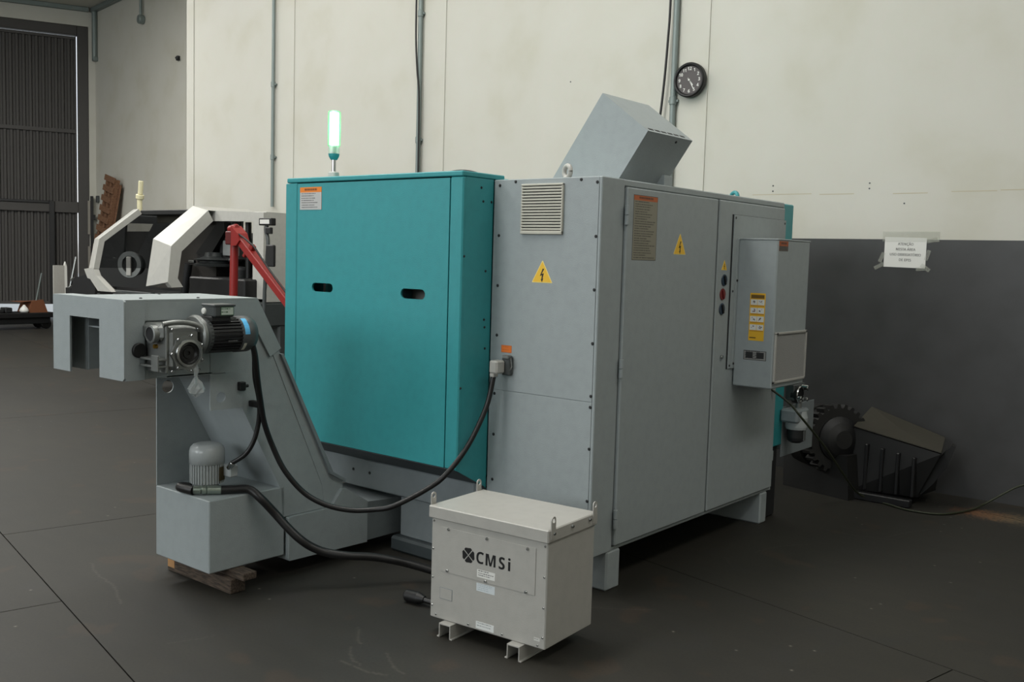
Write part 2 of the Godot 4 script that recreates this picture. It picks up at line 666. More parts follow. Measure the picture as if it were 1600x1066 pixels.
const WINDOWS := [[-18.0, 3.9, 5.0, 3.4, 0.22], [-7.0, 3.9, 5.0, 3.4, 0.54], [-1.0, 3.9, 5.0, 3.4, 0.42]]
const ROOFLIGHTS := [[-14.0, -3.0, 1.2, 6.0, 1.1], [-8.0, 0.5, 1.2, 13.0, 0.56], [-4.0, -2.2, 1.2, 6.0, 0.45], [1.5, -3.0, 1.2, 6.0, 0.22]]
const WINDOW_ENERGY := 60.0
const ROOF_ENERGY := 60.0

func area_light(at: Vector3, size: Vector2, turn: Vector3, energy: float) -> void:
	var l := AreaLight3D.new()
	l.name = "daylight_panel"
	l.area_size = size
	l.area_normalize_energy = true
	l.light_energy = energy
	l.light_color = Color(0.96, 0.985, 1.0) if turn == Vector3.ZERO else Color(1.0, 0.992, 0.97)
	l.area_range = 60.0
	l.shadow_enabled = true
	add_child(l, true)
	l.position = at
	l.rotation = turn


# ------------------------------------------------------------------ the hall
func footprint() -> PackedVector2Array:
	return V2s([4.7, BACK, -10.85, BACK, -10.85, -9.13, CORNER.x, CORNER.z, -23.6, -2.975, -23.6, 9.0, 4.7, 9.0])

func wall_box(called: String, a: Vector3, b: Vector3, y0: float, y1: float, thick: float, m: Material, parent: Node = null) -> MeshInstance3D:
	# a wall that stands to the right of the way from a to b
	var d := (b - a).normalized()
	var n := Vector3(-d.z, 0, d.x)
	var mb := Mb.new()
	mb.box(Vector3(0, y0, 0), Vector3(a.distance_to(b), y1, thick), 0.0, Transform3D(Basis(d, UPV, n), Vector3(a.x, 0, a.z)))
	if parent:
		return part(parent, called, mb, m)
	return structure(called, mb, m)

func make_hall() -> void:
	# floor: a sunk base that shows in the saw-cut joints, and the cast slabs on it
	var f := structure("floor", Mb.new().prism(footprint(), across_y(-0.2), 0.192), M.joint)
	var d := Vector2(0.9763, 0.2164)                                  # the joints run askew to the machine
	var e := Vector2(0.2164, -0.9763)
	var o := Vector2(-5.149, -2.206)
	for row in range(-6, 5):
		var shift: float = 0.0 if row == 0 else (1.18 if row == -1 else 0.7 * row)
		for col in range(-7, 5):
			var u0 := col * 3.75 + shift
			var u1 := u0 + 3.75
			var v0 := row * 2.52
			var g := 0.0028
			var poly := PackedVector2Array([o + d * (u0 + g) + e * (v0 + g), o + d * (u1 - g) + e * (v0 + g), o + d * (u1 - g) + e * (v0 + 2.52 - g), o + d * (u0 + g) + e * (v0 + 2.52 - g)])
			for piece in Geometry2D.intersect_polygons(poly, footprint()):
				if absf(Mb.area(piece)) > 0.02:
					part(f, "floor_slab", Mb.new().prism(piece, across_y(-0.008), 0.008), M.concrete)
	structure("ceiling", Mb.new().prism(footprint(), across_y(ROOM_TOP), 0.2), M.plaster)
	# back wall: plaster above, dark paint below
	var bw := wall_box("wall_back", V(4.9, 0, BACK), V(-10.85, 0, BACK), 1.705, ROOM_TOP, 0.25, M.plaster)
	wall_box("painted_dado", V(4.9, 0, BACK), V(-10.85, 0, BACK), 0.0, 1.705, 0.25, M.dado, bw)
	var n := 1
	for x in [[-3.98, -3.735], [-6.80, -6.52], [-9.06, -8.78], [-10.85, -10.70]]:
		var t := structure("trim_%d" % n, Mb.new().box(V(x[0], 1.705, BACK), V(x[1], ROOM_TOP, BACK + 0.009), 0.007), M.plaster)
		part(t, "painted_base", Mb.new().box(V(x[0], 0, BACK), V(x[1], 1.705, BACK + 0.009), 0.007), M.dado)
		n += 1
	# old fixing holes and a scraped line in the plaster
	var holes := Mb.new()
	for p in [[-3.158, 2.092], [-3.158, 2.052], [-2.443, 2.093], [-2.443, 2.056], [-5.05, 3.02], [-1.50, 2.84], [-2.2, 1.95]]:
		holes.cyl(V(p[0], p[1], BACK), V(p[0], p[1], BACK + 0.002), 0.006, 8)
	stuff(part(bw, "fixing_hole", holes, M.motorgrey))
	var scr := Mb.new()
	for q in [[-3.32, -2.86, 2.028], [-2.80, -2.55, 2.022], [-2.28, -2.05, 2.018], [-1.90, -1.62, 2.024], [-1.60, -1.30, 2.028]]:
		scr.box(V(q[0], q[2] - 0.003, BACK), V(q[1], q[2] + 0.003, BACK + 0.0006))
	stuff(part(bw, "scrape_mark", scr, plain(Color(0.72, 0.69, 0.60), 0.9)))
	# set-back bay on the far left
	wall_box("wall_jog", V(-10.85, 0, BACK - 0.25), V(-10.85, 0, -9.13), 0.0, ROOM_TOP, 0.25, M.plaster)
	var fw := wall_box("wall_far", V(-10.6, 0, -9.09), CORNER, 1.814, ROOM_TOP, 0.25, M.plaster)
	wall_box("painted_dado", V(-10.6, 0, -9.09), CORNER, 0.0, 1.814, 0.25, M.dado, fw)
	# gate wall: an opening from 0.13 to 3.6 m along it, 6.03 m high
	var at := func(t: float): return CORNER + GATE_DIR * t
	var lw := wall_box("wall_left", at.call(-0.3), at.call(0.13), 0.0, ROOM_TOP, 0.3, M.plaster)
	wall_box("lintel", at.call(0.13), at.call(3.6), 6.04, ROOM_TOP, 0.3, M.plaster, lw)
	wall_box("wall_panel", at.call(3.6), V(-23.6, 0, -2.9), 0.0, ROOM_TOP, 0.3, M.plaster, lw)
	wall_box("wall_side", V(-23.6, 0, -3.0), V(-23.6, 0, 9.2), 0.0, ROOM_TOP, 0.3, M.plaster)
	wall_box("wall_right", V(4.7, 0, 9.2), V(4.7, 0, BACK - 0.2), 0.0, ROOM_TOP, 0.3, M.plaster)
	# front wall with its frosted windows
	var ww := structure("wall_front", Mb.new().box(V(-23.9, 0, 9.0), V(5.0, ROOM_TOP, 9.3)), M.plaster)
	part(ww, "painted_dado", Mb.new().box(V(-23.6, 0, 8.98), V(4.7, 1.705, 9.0)), M.dado)
	n = 1
	for w in WINDOWS:
		var fr := Mb.new()
		for i in 6:
			var x: float = w[0] - w[2] / 2 + w[2] * i / 5.0
			fr.box(V(x - 0.03, w[1] - w[3] / 2, 8.95), V(x + 0.03, w[1] + w[3] / 2, 9.0))
		for i in 5:
			var y: float = w[1] - w[3] / 2 + w[3] * i / 4.0
			fr.box(V(w[0] - w[2] / 2, y - 0.03, 8.955), V(w[0] + w[2] / 2, y + 0.03, 9.0))
		var win := structure("window_%d" % n, fr, M.gate)
		part(win, "frosted_pane", Mb.new().box(V(w[0] - w[2] / 2, w[1] - w[3] / 2, 8.97), V(w[0] + w[2] / 2, w[1] + w[3] / 2, 8.99)), M.pane)
		n += 1
	for r in ROOFLIGHTS:
		var fr := structure("window_%d" % n, Mb.new().box(V(r[0] - r[2] / 2 - 0.08, ROOM_TOP - 0.05, r[1] - r[3] / 2 - 0.08), V(r[0] + r[2] / 2 + 0.08, ROOM_TOP, r[1] + r[3] / 2 + 0.08)), M.conduit)
		part(fr, "rooflight_pane", Mb.new().box(V(r[0] - r[2] / 2, ROOM_TOP - 0.07, r[1] - r[3] / 2), V(r[0] + r[2] / 2, ROOM_TOP - 0.05, r[1] + r[3] / 2)), M.pane)
		n += 1
	structure("yard", Mb.new().box(V(-60, -0.4, -40), V(-20, -0.21, 30)), M.yard)
	make_gate()

func make_gate() -> void:
	var G := Transform3D(Basis(GATE_DIR, UPV, Vector3(-GATE_DIR.z, 0, GATE_DIR.x)), CORNER)
	var g := structure("door_1", Mb.new().box(V(0.13, 0, 0.02), V(0.345, 6.04, 0.2), 0.01, G).box(V(0.345, 5.845, 0.02), V(3.6, 6.04, 0.2), 0.01, G), M.gate)
	# folded sheet, its ribs upright
	for leaf in [[0.362, 1.98], [2.0, 3.58]]:
		for band in [[0.30, 3.86], [3.90, 5.80]]:
			var pts := PackedVector2Array()
			var t: float = leaf[0]
			while t < leaf[1] - 0.06:
				pts.append_array([Vector2(t, 0.09), Vector2(t + 0.045, 0.09), Vector2(t + 0.06, 0.125), Vector2(t + 0.105, 0.125)])
				t += 0.12
			var back := PackedVector2Array()
			for p in pts: back.append(p + Vector2(0, 0.004))
			back.reverse()
			pts.append_array(back)
			part(g, "corrugated_sheet", Mb.new().prism(pts, G * Transform3D(Basis(Vector3(1, 0, 0), Vector3(0, 0, 1), UPV), Vector3(0, band[0], 0)), band[1] - band[0]), M.gate)
		part(g, "leaf_frame", Mb.new().box(V(leaf[0], 3.84, 0.05), V(leaf[1], 3.92, 0.09), 0.004, G).box(V(leaf[0], 0.27, 0.05), V(leaf[1], 0.33, 0.09), 0.004, G).box(V(leaf[0], 5.76, 0.06), V(leaf[1], 5.82, 0.09), 0.004, G).box(V(leaf[0], 0.27, 0.055), V(leaf[0] + 0.03, 5.82, 0.125), 0.004, G), M.gate)
	part(g, "door_rail", Mb.new().box(V(0.345, 2.19, 0.03), V(3.5, 2.42, 0.05), 0.005, G), M.gate)
	part(g, "door_post", Mb.new().box(V(0.80, 0.3, -0.01), V(0.90, 2.42, 0.03), 0.005, G), M.black)
	part(g, "door_bar", Mb.new().box(V(0.90, 2.37, -0.01), V(3.5, 2.42, 0.03), 0.005, G), M.black)


# ------------------------------------------------------------------ the teal lathe
const TX0 := -4.265
const CX0 := -2.993
const CX1 := -2.384
const CZ0 := -3.517
const CZ1 := -5.385

func make_lathe() -> void:
	var o := thing("turning_lathe", "large teal turning lathe in mid hall with the grey electrical cabinet on it", "lathe", V(-3.6, 0, -4.4))
	# end cover: a hollow box whose front is a screwed panel with two grip slots
	part(o, "end_cover", Mb.new().box(V(TX0, 0.515, -3.33), V(-4.169, 1.862, -3.305), 0.006).box(V(TX0, 0.515, -3.56), V(TX0 + 0.012, 1.862, -3.33)), M.teal)
	part(o, "end_cover", Mb.new().box(V(-3.073, 0.515, -3.33), V(CX0, 1.862, -3.305), 0.008)
		.prism(V2s([-3.325, 0.52, -3.305, 0.515, -3.505, 0.41, -3.515, 0.40, -3.515, 1.862, -3.325, 1.862]), across_x(CX0 - 0.012), 0.012), M.teal)
	part(o, "front_panel", Mb.new().prism(V2s([-4.165, 0.518, -3.077, 0.518, -3.077, 1.858, -4.165, 1.858]), across_z(-3.317), 0.010, [slot(Vector2(-3.960, 1.322), 0.165, 0.045), slot(Vector2(-3.302, 1.318), 0.162, 0.048)]), M.teal)
	part(o, "machine_body", Mb.new().box(V(TX0 + 0.01, 0.44, CZ1 + 0.02), V(CX0 - 0.012, 1.86, -3.57), 0.01), M.teal)
	part(o, "slot_lining", Mb.new().box(V(-3.45, 1.05, -3.568), V(-3.335, 1.5, -3.45), 0.004, Transform3D(Basis(Vector3(0, 0, 1), 0.0), Vector3.ZERO)), M.beige)
	part(o, "lid", Mb.new().box(V(-4.252, 1.864, -3.60), V(-2.996, 1.888, -3.303), 0.004), M.teal)
	part(o, "lid_flap", Mb.new().box(V(-3.55, 1.861, -4.2), V(-2.998, 1.874, -3.61), 0.004), M.teal)
	part(o, "sloping_skirt", Mb.new().prism(V2s([-3.306, 0.514, -3.318, 0.518, -3.53, 0.405, -3.515, 0.395]), across_x(TX0 + 0.01), -TX0 + CX0 - 0.012), M.bed)
	# bed casting under the cover
	var bed := part(o, "bed_beam", Mb.new().box(V(-4.20, 0.278, -3.75), V(CX0 - 0.01, 0.432, -3.452), 0.005).box(V(-3.774, 0.285, -3.4525), V(CX0 - 0.015, 0.427, -3.447), 0.002), M.greydark)
	var sc := Mb.new()
	for x in [-3.86, -3.73]:
		bolt_at(sc, V(x, 0.365, -3.450 if x < -3.8 else -3.446), Vector3(0, 0, 1), 0.008)
	stuff(part(bed, "screw", sc, M.dark))
	part(o, "bed_pedestal", Mb.new().box(V(-3.515, 0.075, -3.85), V(CX0 - 0.02, 0.28, -3.462), 0.006), M.greydark)
	part(o, "pedestal_foot", Mb.new().box(V(-3.55, 0.0, -3.87), V(CX0, 0.075, -3.425), 0.012), M.bed)
	part(o, "bed_casting", Mb.new().box(V(-4.15, 0.02, -5.3), V(-3.05, 0.45, -3.9), 0.02), M.bed)
	# headstock end cover that shows past the cabinet
	part(o, "headstock_cover", Mb.new().box(V(-4.25, 0.43, -5.556), V(-2.402, 1.86, CZ1 - 0.006), 0.006), M.teal)
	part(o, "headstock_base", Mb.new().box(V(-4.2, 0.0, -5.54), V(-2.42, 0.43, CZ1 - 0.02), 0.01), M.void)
	# screws of the cover's side
	var s := Mb.new()
	for p in [[1.820, -3.429], [1.758, -3.444], [1.758, -3.502], [1.503, -3.321], [1.437, -3.472], [1.210, -3.470], [1.174, -3.475], [1.074, -3.481], [0.899, -3.318]]:
		bolt_at(s, V(CX0, p[0], p[1]), Vector3(1, 0, 0), 0.006)
	stuff(part(o, "screw", s, M.dark))
	var w := part(o, "warning_plate", Mb.new().plate(V(-4.058, 1.780, -3.3065), Vector3.RIGHT, UPV, 0.172, 0.116, 0.0015), printed(160, 112, Color(0.72, 0.72, 0.71), Color(0.88, 0.50, 0.16), 0.24, 7, Color(0.25, 0.25, 0.25), 3), "silver plate with an orange band")
	# a cable loop lying on the lid
	part(o, "lid_cable", Mb.new().tube(Mb.spline([V(-3.42, 1.892, -3.58), V(-3.36, 1.915, -3.60), V(-3.28, 1.921, -3.60), V(-3.2, 1.912, -3.6), V(-3.12, 1.889, -3.59)], 5), 0.006, 6), M.rubber)

	# signal tower
	var t := thing("signal_tower", "glowing green signal light on a short silver pole on the lathe's teal lid", "signal light", V(-4.19, 1.888, -3.57))
	var c := V(-4.19, 1.888, -3.57)
	var up := func(y0: float, y1: float, r: float): return Mb.new().cyl(c + UPV * (y0 - 1.888), c + UPV * (y1 - 1.888), r, 20, 0.002)
	part(t, "mounting_foot", Mb.new().box(V(-4.218, 1.888, -3.59), V(-4.162, 1.944, -3.55), 0.006), M.cream)
	part(t, "pole", up.call(1.94, 2.012, 0.0115), M.steel)
	part(t, "socket", Mb.new().lathe([Vector2(0, 2.008), Vector2(0.018, 2.008), Vector2(0.028, 2.026), Vector2(0.031, 2.04), Vector2(0, 2.04)], Transform3D(Basis.IDENTITY, V(c.x, 0, c.z)), 24), M.teal)
	part(t, "clear_tier", Mb.new().lathe([Vector2(0, 2.04), Vector2(0.030, 2.04), Vector2(0.030, 2.083), Vector2(0, 2.083)], Transform3D(Basis.IDENTITY, V(c.x, 0, c.z)), 24), M.clear)
	part(t, "tier_core", up.call(2.041, 2.082, 0.014), M.cream)
	part(t, "lit_tier", Mb.new().lathe([Vector2(0, 2.083), Vector2(0.0345, 2.083), Vector2(0.0345, 2.262), Vector2(0.031, 2.268), Vector2(0, 2.268)], Transform3D(Basis.IDENTITY, V(c.x, 0, c.z)), 28), M.lens, "green lens")
	part(t, "lit_core", up.call(2.086, 2.264, 0.026), M.lit, "glowing core")
	part(t, "cap", up.call(2.268, 2.276, 0.012), M.cream)
	var l := OmniLight3D.new()
	l.name = "signal_glow"
	l.light_color = Color(0.45, 1.0, 0.65)
	l.light_energy = 0.05
	l.light_size = 0.03
	l.shadow_enabled = true
	l.omni_range = 30.0
	t.add_child(l)
	l.position = Vector3(0, 0.29, 0)


func warning_triangle(parent: Node, c: Vector3, right: Vector3, w: float) -> void:
	var n := right.cross(UPV)
	var h := w * 0.87
	var xf := Transform3D(Basis(right, UPV, n), c)
	var tri := func(k: float):
		var p := PackedVector2Array()
		for i in 3:
			var a: float = PI / 2 + TAU * i / 3
			for e in 5:
				var b: float = a - PI / 3 + TAU / 3 * e / 4
				p.append(Vector2(cos(a), sin(a)) * w * (0.577 * k - 0.05) + Vector2(cos(b), sin(b)) * w * 0.025)
		return p
	var s := part(parent, "warning_triangle", Mb.new().prism(tri.call(1.0), xf, 0.001), M.paleyellow, "yellow triangle with a black lightning bolt")
	part(s, "yellow_field", Mb.new().prism(tri.call(0.90), xf, 0.0014), M.yellow)
	var b := V2s([0.03, 0.27, -0.11, -0.04, -0.005, 0.0, -0.03, -0.17, -0.07, -0.15, 0.01, -0.28, 0.07, -0.12, 0.03, -0.14, 0.09, 0.08, -0.02, 0.05, 0.10, 0.25])
	for i in b.size(): b[i] = b[i] * w * 0.95
	part(s, "lightning_bolt", Mb.new().prism(b, xf, 0.0019), M.ink)


func make_cabinet() -> void:
	var o := thing("electrical_cabinet", "tall grey electrical cabinet with double doors, joined to the back of the teal lathe", "cabinet", V(-2.69, 0, -4.45))
	part(o, "cabinet_shell", Mb.new().box(V(CX0 + 0.002, 0.184, CZ1), V(CX1 - 0.012, 1.858, CZ0 - 0.004), 0.004), M.grey)
	part(o, "corner_post", Mb.new().box(V(-2.40, 0.184, -3.695), V(CX1, 1.862, CZ0), 0.006), M.grey)
	part(o, "top_rim", Mb.new().box(V(CX0 + 0.002, 1.831, CZ1), V(CX1, 1.862, CZ0 - 0.002), 0.005), M.grey)
	part(o, "bottom_rim", Mb.new().box(V(CX0 + 0.002, 0.184, CZ1), V(CX1 - 0.004, 0.198, CZ0 - 0.01), 0.003), M.grey)
	part(o, "rear_post", Mb.new().box(V(-2.40, 0.184, CZ1), V(CX1, 1.85, -5.374), 0.003), M.grey)
	part(o, "side_panel", Mb.new().box(V(-2.988, 0.883, CZ0 - 0.004), V(-2.400, 1.86, CZ0), 0.002), M.grey)
	part(o, "lower_side_panel", Mb.new().box(V(-2.988, 0.19, CZ0 - 0.004), V(-2.400, 0.880, CZ0), 0.002), M.grey)
	var s := Mb.new()
	for p in [[-2.955, 1.835], [-2.862, 1.850], [-2.495, 1.850], [-2.410, 1.837], [-2.408, 1.605], [-2.407, 1.374], [-2.954, 1.604], [-2.953, 1.371], [-2.405, 0.909], [-2.406, 0.860], [-2.404, 0.675], [-2.405, 0.442], [-2.950, 1.139], [-2.955, 0.862], [-2.954, 0.667], [-2.954, 0.45], [-2.406, 1.14]]:
		bolt_at(s, V(p[0], p[1], CZ0), Vector3(0, 0, 1), 0.0075)
	stuff(part(o, "screw", s, M.dark))
	# vent
	var v := part(o, "vent_grille", Mb.new().box(V(-2.818, 1.611, CZ0), V(-2.811, 1.837, CZ0 + 0.013), 0.002).box(V(-2.592, 1.611, CZ0), V(-2.584, 1.837, CZ0 + 0.013), 0.002).box(V(-2.818, 1.828, CZ0), V(-2.584, 1.837, CZ0 + 0.015), 0.003).box(V(-2.818, 1.611, CZ0), V(-2.584, 1.627, CZ0 + 0.015), 0.003), M.vent)
	part(v, "vent_back", Mb.new().box(V(-2.812, 1.62, CZ0), V(-2.590, 1.83, CZ0 + 0.003)), M.dark)
	for i in 15:
		var y := 1.6345 + i * 0.01325
		part(v, "slat", Mb.new().box(V(-2.815, y - 0.0042, CZ0 + 0.004), V(-2.587, y + 0.0042, CZ0 + 0.0135), 0.001), M.vent)
	warning_triangle(o, V(-2.693, 1.428, CZ0), Vector3.RIGHT, 0.118)
	var lab := part(o, "orange_label", Mb.new().plate(V(-2.889, 1.078, CZ0), Vector3.RIGHT, UPV, 0.062, 0.034, 0.0012), printed(48, 28, Color(0.86, 0.45, 0.15), Color.WHITE, 0.0, 2, Color(0.75, 0.37, 0.12), 5, true))
	lab.set_meta("label", "small orange label")
	# socket the conveyor cable plugs into
	var sk := part(o, "cable_socket", Mb.new().box(V(-2.895, 0.958, CZ0), V(-2.846, 1.048, CZ0 + 0.028), 0.005), M.motorgrey)
	part(sk, "socket_cover", Mb.new().box(V(-2.888, 1.035, CZ0 + 0.006), V(-2.850, 1.052, CZ0 + 0.034), 0.003), M.alloy)
	part(sk, "locking_lever", Mb.new().tube([V(-2.848, 0.985, CZ0 + 0.02), V(-2.838, 1.0, CZ0 + 0.022), V(-2.838, 1.04, CZ0 + 0.03)], 0.004, 6), M.steel)
	# doors, their gaps open to the dark inside
	var d1 := part(o, "door", Mb.new().box(V(-2.396, 0.206, -4.556), V(-2.372, 1.829, -3.702), 0.006), M.grey)
	var d2 := part(o, "door", Mb.new().box(V(-2.396, 0.206, -5.370), V(-2.372, 1.829, -4.574), 0.006), M.grey)
	part(o, "door_gap", Mb.new().box(V(-2.399, 0.200, -5.378), V(-2.395, 1.831, -3.696)), M.dark)
	for y in [[1.661, 1.748], [0.978, 1.063], [0.289, 0.377]]:
		var h := part(d1, "hinge", Mb.new().cyl(V(-2.368, y[0], -3.694), V(-2.368, (y[0] + y[1]) / 2 - 0.001, -3.694), 0.0105, 12, 0.002).cyl(V(-2.368, (y[0] + y[1]) / 2 + 0.001, -3.694), V(-2.368, y[1], -3.694), 0.0105, 12, 0.002), M.grey)
		h.set_meta("label", "grey door hinge")
	part(o, "door_stop", Mb.new().box(V(-2.396, 0.36, -5.388), V(-2.376, 0.42, -5.372), 0.003), M.grey)
	part(o, "notice_plate", Mb.new().plate(V(-2.3725, 1.654, -3.855), Vector3(0, 0, -1), UPV, 0.206, 0.292, 0.0012), printed(180, 256, Color(0.54, 0.525, 0.46), Color(0.70, 0.36, 0.17), 0.085, 24, Color(0.25, 0.24, 0.21), 11, true), "tall grey notice with an orange heading")
	warning_triangle(o, V(-2.372, 1.575, -4.178), Vector3(0, 0, -1), 0.118)
	warning_triangle(o, V(-2.372, 1.488, -4.648), Vector3(0, 0, -1), 0.062)
	var cols := [M.bluesw, M.redsw, M.bluesw]
	for i in 3:
		var p := V(-2.372, [1.418, 1.345, 1.268][i], [-4.652, -4.641, -4.640][i])
		var k := part(d2, "rotary_switch", Mb.new().cyl(p, p + V(0.005, 0, 0), 0.031, 24, 0.002), cols[i], ["blue round switch", "red round switch", "blue round switch"][i])
		var kx := Transform3D(Basis(Vector3(1, 0, 0), 0.35), p + V(0.005, 0, 0))
		part(d2, "switch_knob", Mb.new().box(V(0, -0.024, -0.006), V(0.007, 0.024, 0.006), 0.002, kx), M.ink if i != 1 else M.redsw)
	part(d2, "door_lock", Mb.new().cyl(V(-2.372, 1.016, -4.656), V(-2.360, 1.016, -4.656), 0.011, 16, 0.002), M.steel)
	# plate that carries the cooling unit
	part(d2, "plate_gasket", Mb.new().box(V(-2.372, 0.948, -5.372), V(-2.368, 1.762, -4.716), 0.001), M.dark)
	part(d2, "cooler_plate", Mb.new().box(V(-2.372, 0.95, -5.372), V(-2.364, 1.760, -4.726), 0.002), M.grey)
	s = Mb.new()
	for p in [[1.745, -4.742], [1.742, -5.355], [0.965, -4.742], [1.36, -4.742]]:
		bolt_at(s, V(-2.366, p[0], p[1]), Vector3(1, 0, 0), 0.0075)
	stuff(part(d2, "screw", s, M.dark))
	# feet
	for z in [[-3.773, -3.661], [-5.347, -5.262]]:
		part(o, "foot", Mb.new().box(V(-2.97, 0.0, z[0]), V(CX1 - 0.001, 0.184, z[1]), 0.008), M.grey)
	# lifting eyes
	for e in [V(-2.632, 1.862, -3.60), V(-2.50, 1.836, -4.98)]:
		var ring := []
		for i in 17:
			var a: float = TAU * i / 16
			ring.append(e + V(cos(a) * 0.026, 0.034 + sin(a) * 0.026, cos(a) * 0.012))
		part(o, "lifting_eye", Mb.new().tube(ring, 0.011, 8).cyl(e, e + V(0, 0.012, 0), 0.018, 12, 0.003), M.beige if e.z > -4 else M.teal)

	# cooling unit
	var z0 := -4.791
	var xa := -2.146
	var u := thing("cooling_unit", "slim grey cooling unit with a yellow instruction sticker, bolted to the cabinet's right door", "cooling unit", V(-2.26, 0.857, -5.0))
	part(u, "housing", Mb.new().box(V(-2.366, 0.857, -5.205), V(xa, 1.637, z0), 0.006), M.grey)
	part(u, "top_lip", Mb.new().box(V(-2.366, 1.633, -5.207), V(xa + 0.003, 1.640, z0 + 0.003), 0.002), M.grey)
	part(u, "side_flange", Mb.new().box(V(-2.366, 0.95, -4.792), V(-2.361, 1.637, -4.768), 0.001), M.grey)
	var ff := part(u, "filter_frame", Mb.new().box(V(xa, 1.142, -5.203), V(xa + 0.012, 1.154, -4.800), 0.002).box(V(xa, 0.885, -5.203), V(xa + 0.012, 0.897, -4.800), 0.002).box(V(xa, 0.885, -4.812), V(xa + 0.012, 1.15, -4.800), 0.002).box(V(xa, 0.885, -5.203), V(xa + 0.012, 1.15, -5.190), 0.002), M.beige)
	var mesh_m := plain(Color(0.62, 0.62, 0.61), 0.6)
	mesh_m.normal_enabled = true
	mesh_m.normal_texture = noise_tex(0.25, 1, [], 4, 256, true, 6.0, FastNoiseLite.TYPE_CELLULAR)
	mesh_m.uv1_triplanar = true
	mesh_m.uv1_scale = Vector3.ONE * 6
	part(ff, "filter_mesh", Mb.new().box(V(xa - 0.002, 0.89, -5.195), V(xa + 0.004, 1.147, -4.805)), mesh_m)
	var fs := Mb.new()
	for z in [-4.815, -5.19]: bolt_at(fs, V(xa + 0.012, 1.148, z), Vector3(1, 0, 0), 0.006)
	stuff(part(ff, "screw", fs, M.dark))
	# yellow sticker: a heading and two columns of small white pictures
	var im := Image.create(96, 256, false, Image.FORMAT_RGB8)
	im.fill(Color(0.90, 0.70, 0.14))
	im.fill_rect(Rect2i(6, 8, 84, 22), Color(0.62, 0.46, 0.08))
	for i in 9: im.fill_rect(Rect2i(9 + i * 9, 11, 6, 16), Color(0.25, 0.19, 0.05))
	var r := RandomNumberGenerator.new()
	r.seed = 4
	for row in 4:
		for col in 2:
			var q := Rect2i(5 + col * 44, 34 + row * 45, 42, 30)
			im.fill_rect(q, Color(0.86, 0.86, 0.84))
			for k in 6:
				im.fill_rect(Rect2i(q.position.x + r.randi_range(8, 26), q.position.y + r.randi_range(5, 20), r.randi_range(3, 9), r.randi_range(2, 6)), Color(0.35, 0.32, 0.30) if k else Color(0.55, 0.2, 0.2))
		im.fill_rect(Rect2i(6, 66 + row * 45, 84, 5), Color(0.72, 0.50, 0.10))
	im.fill_rect(Rect2i(6, 238, 40, 5), Color(0.3, 0.2, 0.05))
	var ym := plain(Color.WHITE, 0.45)
	ym.albedo_texture = ImageTexture.create_from_image(im)
	ym.texture_repeat = false
	part(u, "instruction_sticker", Mb.new().plate(V(-2.243, 1.230, z0), Vector3.RIGHT, UPV, 0.086, 0.25, 0.001), ym, "yellow sticker with eight small pictures")
	var np := part(u, "rating_plate", Mb.new().plate(V(-2.245, 1.027, z0), Vector3.RIGHT, UPV, 0.128, 0.050, 0.001), printed(96, 40, Color(0.55, 0.55, 0.54), Color.WHITE, 0.0, 5, Color(0.18, 0.18, 0.18), 8, true), "small metal rating plate")
	part(np, "black_field", Mb.new().box(V(-2.296, 1.012, z0), V(-2.256, 1.044, z0 + 0.0014)).box(V(-2.236, 1.012, z0), V(-2.194, 1.044, z0 + 0.0014)), M.dark)
	part(u, "orange_sticker", Mb.new().plate(V(xa, 1.603, -4.860), Vector3(0, 0, -1), UPV, 0.112, 0.052, 0.001), printed(64, 32, Color(0.34, 0.32, 0.30), Color(0.62, 0.32, 0.16), 0.5, 2, Color(0.15, 0.14, 0.13), 9))
	s = Mb.new()
	for y in [0.975, 1.417]: bolt_at(s, V(-2.361, y, -4.78), Vector3(1, 0, 0), 0.007)
	stuff(part(u, "screw", s, M.dark))

	# hood on the cabinet roof
	var h := thing("roof_hood", "grey sheet metal hood tilted on the cabinet roof with a row of narrow slots", "hood", V(-2.7, 1.862, -4.1))
	var pr := V2s([-2.967, 1.863, -2.663, 2.290, -2.405, 2.099, -2.570, 1.863])
	part(h, "hood_shell", Mb.new().prism(pr, across_z(-4.318), 0.414), M.grey)
	part(h, "hood_foot", Mb.new().box(V(-2.60, 1.863, -4.318), V(-2.509, 1.930, -4.24), 0.002), M.grey)
	part(h, "hood_end", Mb.new().prism(pr, across_z(-3.906), 0.004), M.grey)
	var sl := Mb.new()
	var dir := (V(-2.405, 2.099, 0) - V(-2.663, 2.290, 0)).normalized()
	var up2 := V(-dir.y, dir.x, 0)
	for i in 6:
		var z := -3.955 - i * 0.058
		sl.box(V(-0.006, -0.002, z - 0.020), V(0.006, 0.0012, z + 0.020), 0.0, Transform3D(Basis(dir, up2, Vector3(0, 0, 1)), V(-2.405, 2.099, 0) - dir * 0.022))
	stuff(part(h, "vent_slot", sl, M.dark))
	var hb := Mb.new()
	bolt_at(hb, V(-2.418, 2.078, -4.18), V(0.85, -0.53, 0).normalized(), 0.007)
	part(h, "screw", hb, M.dark)


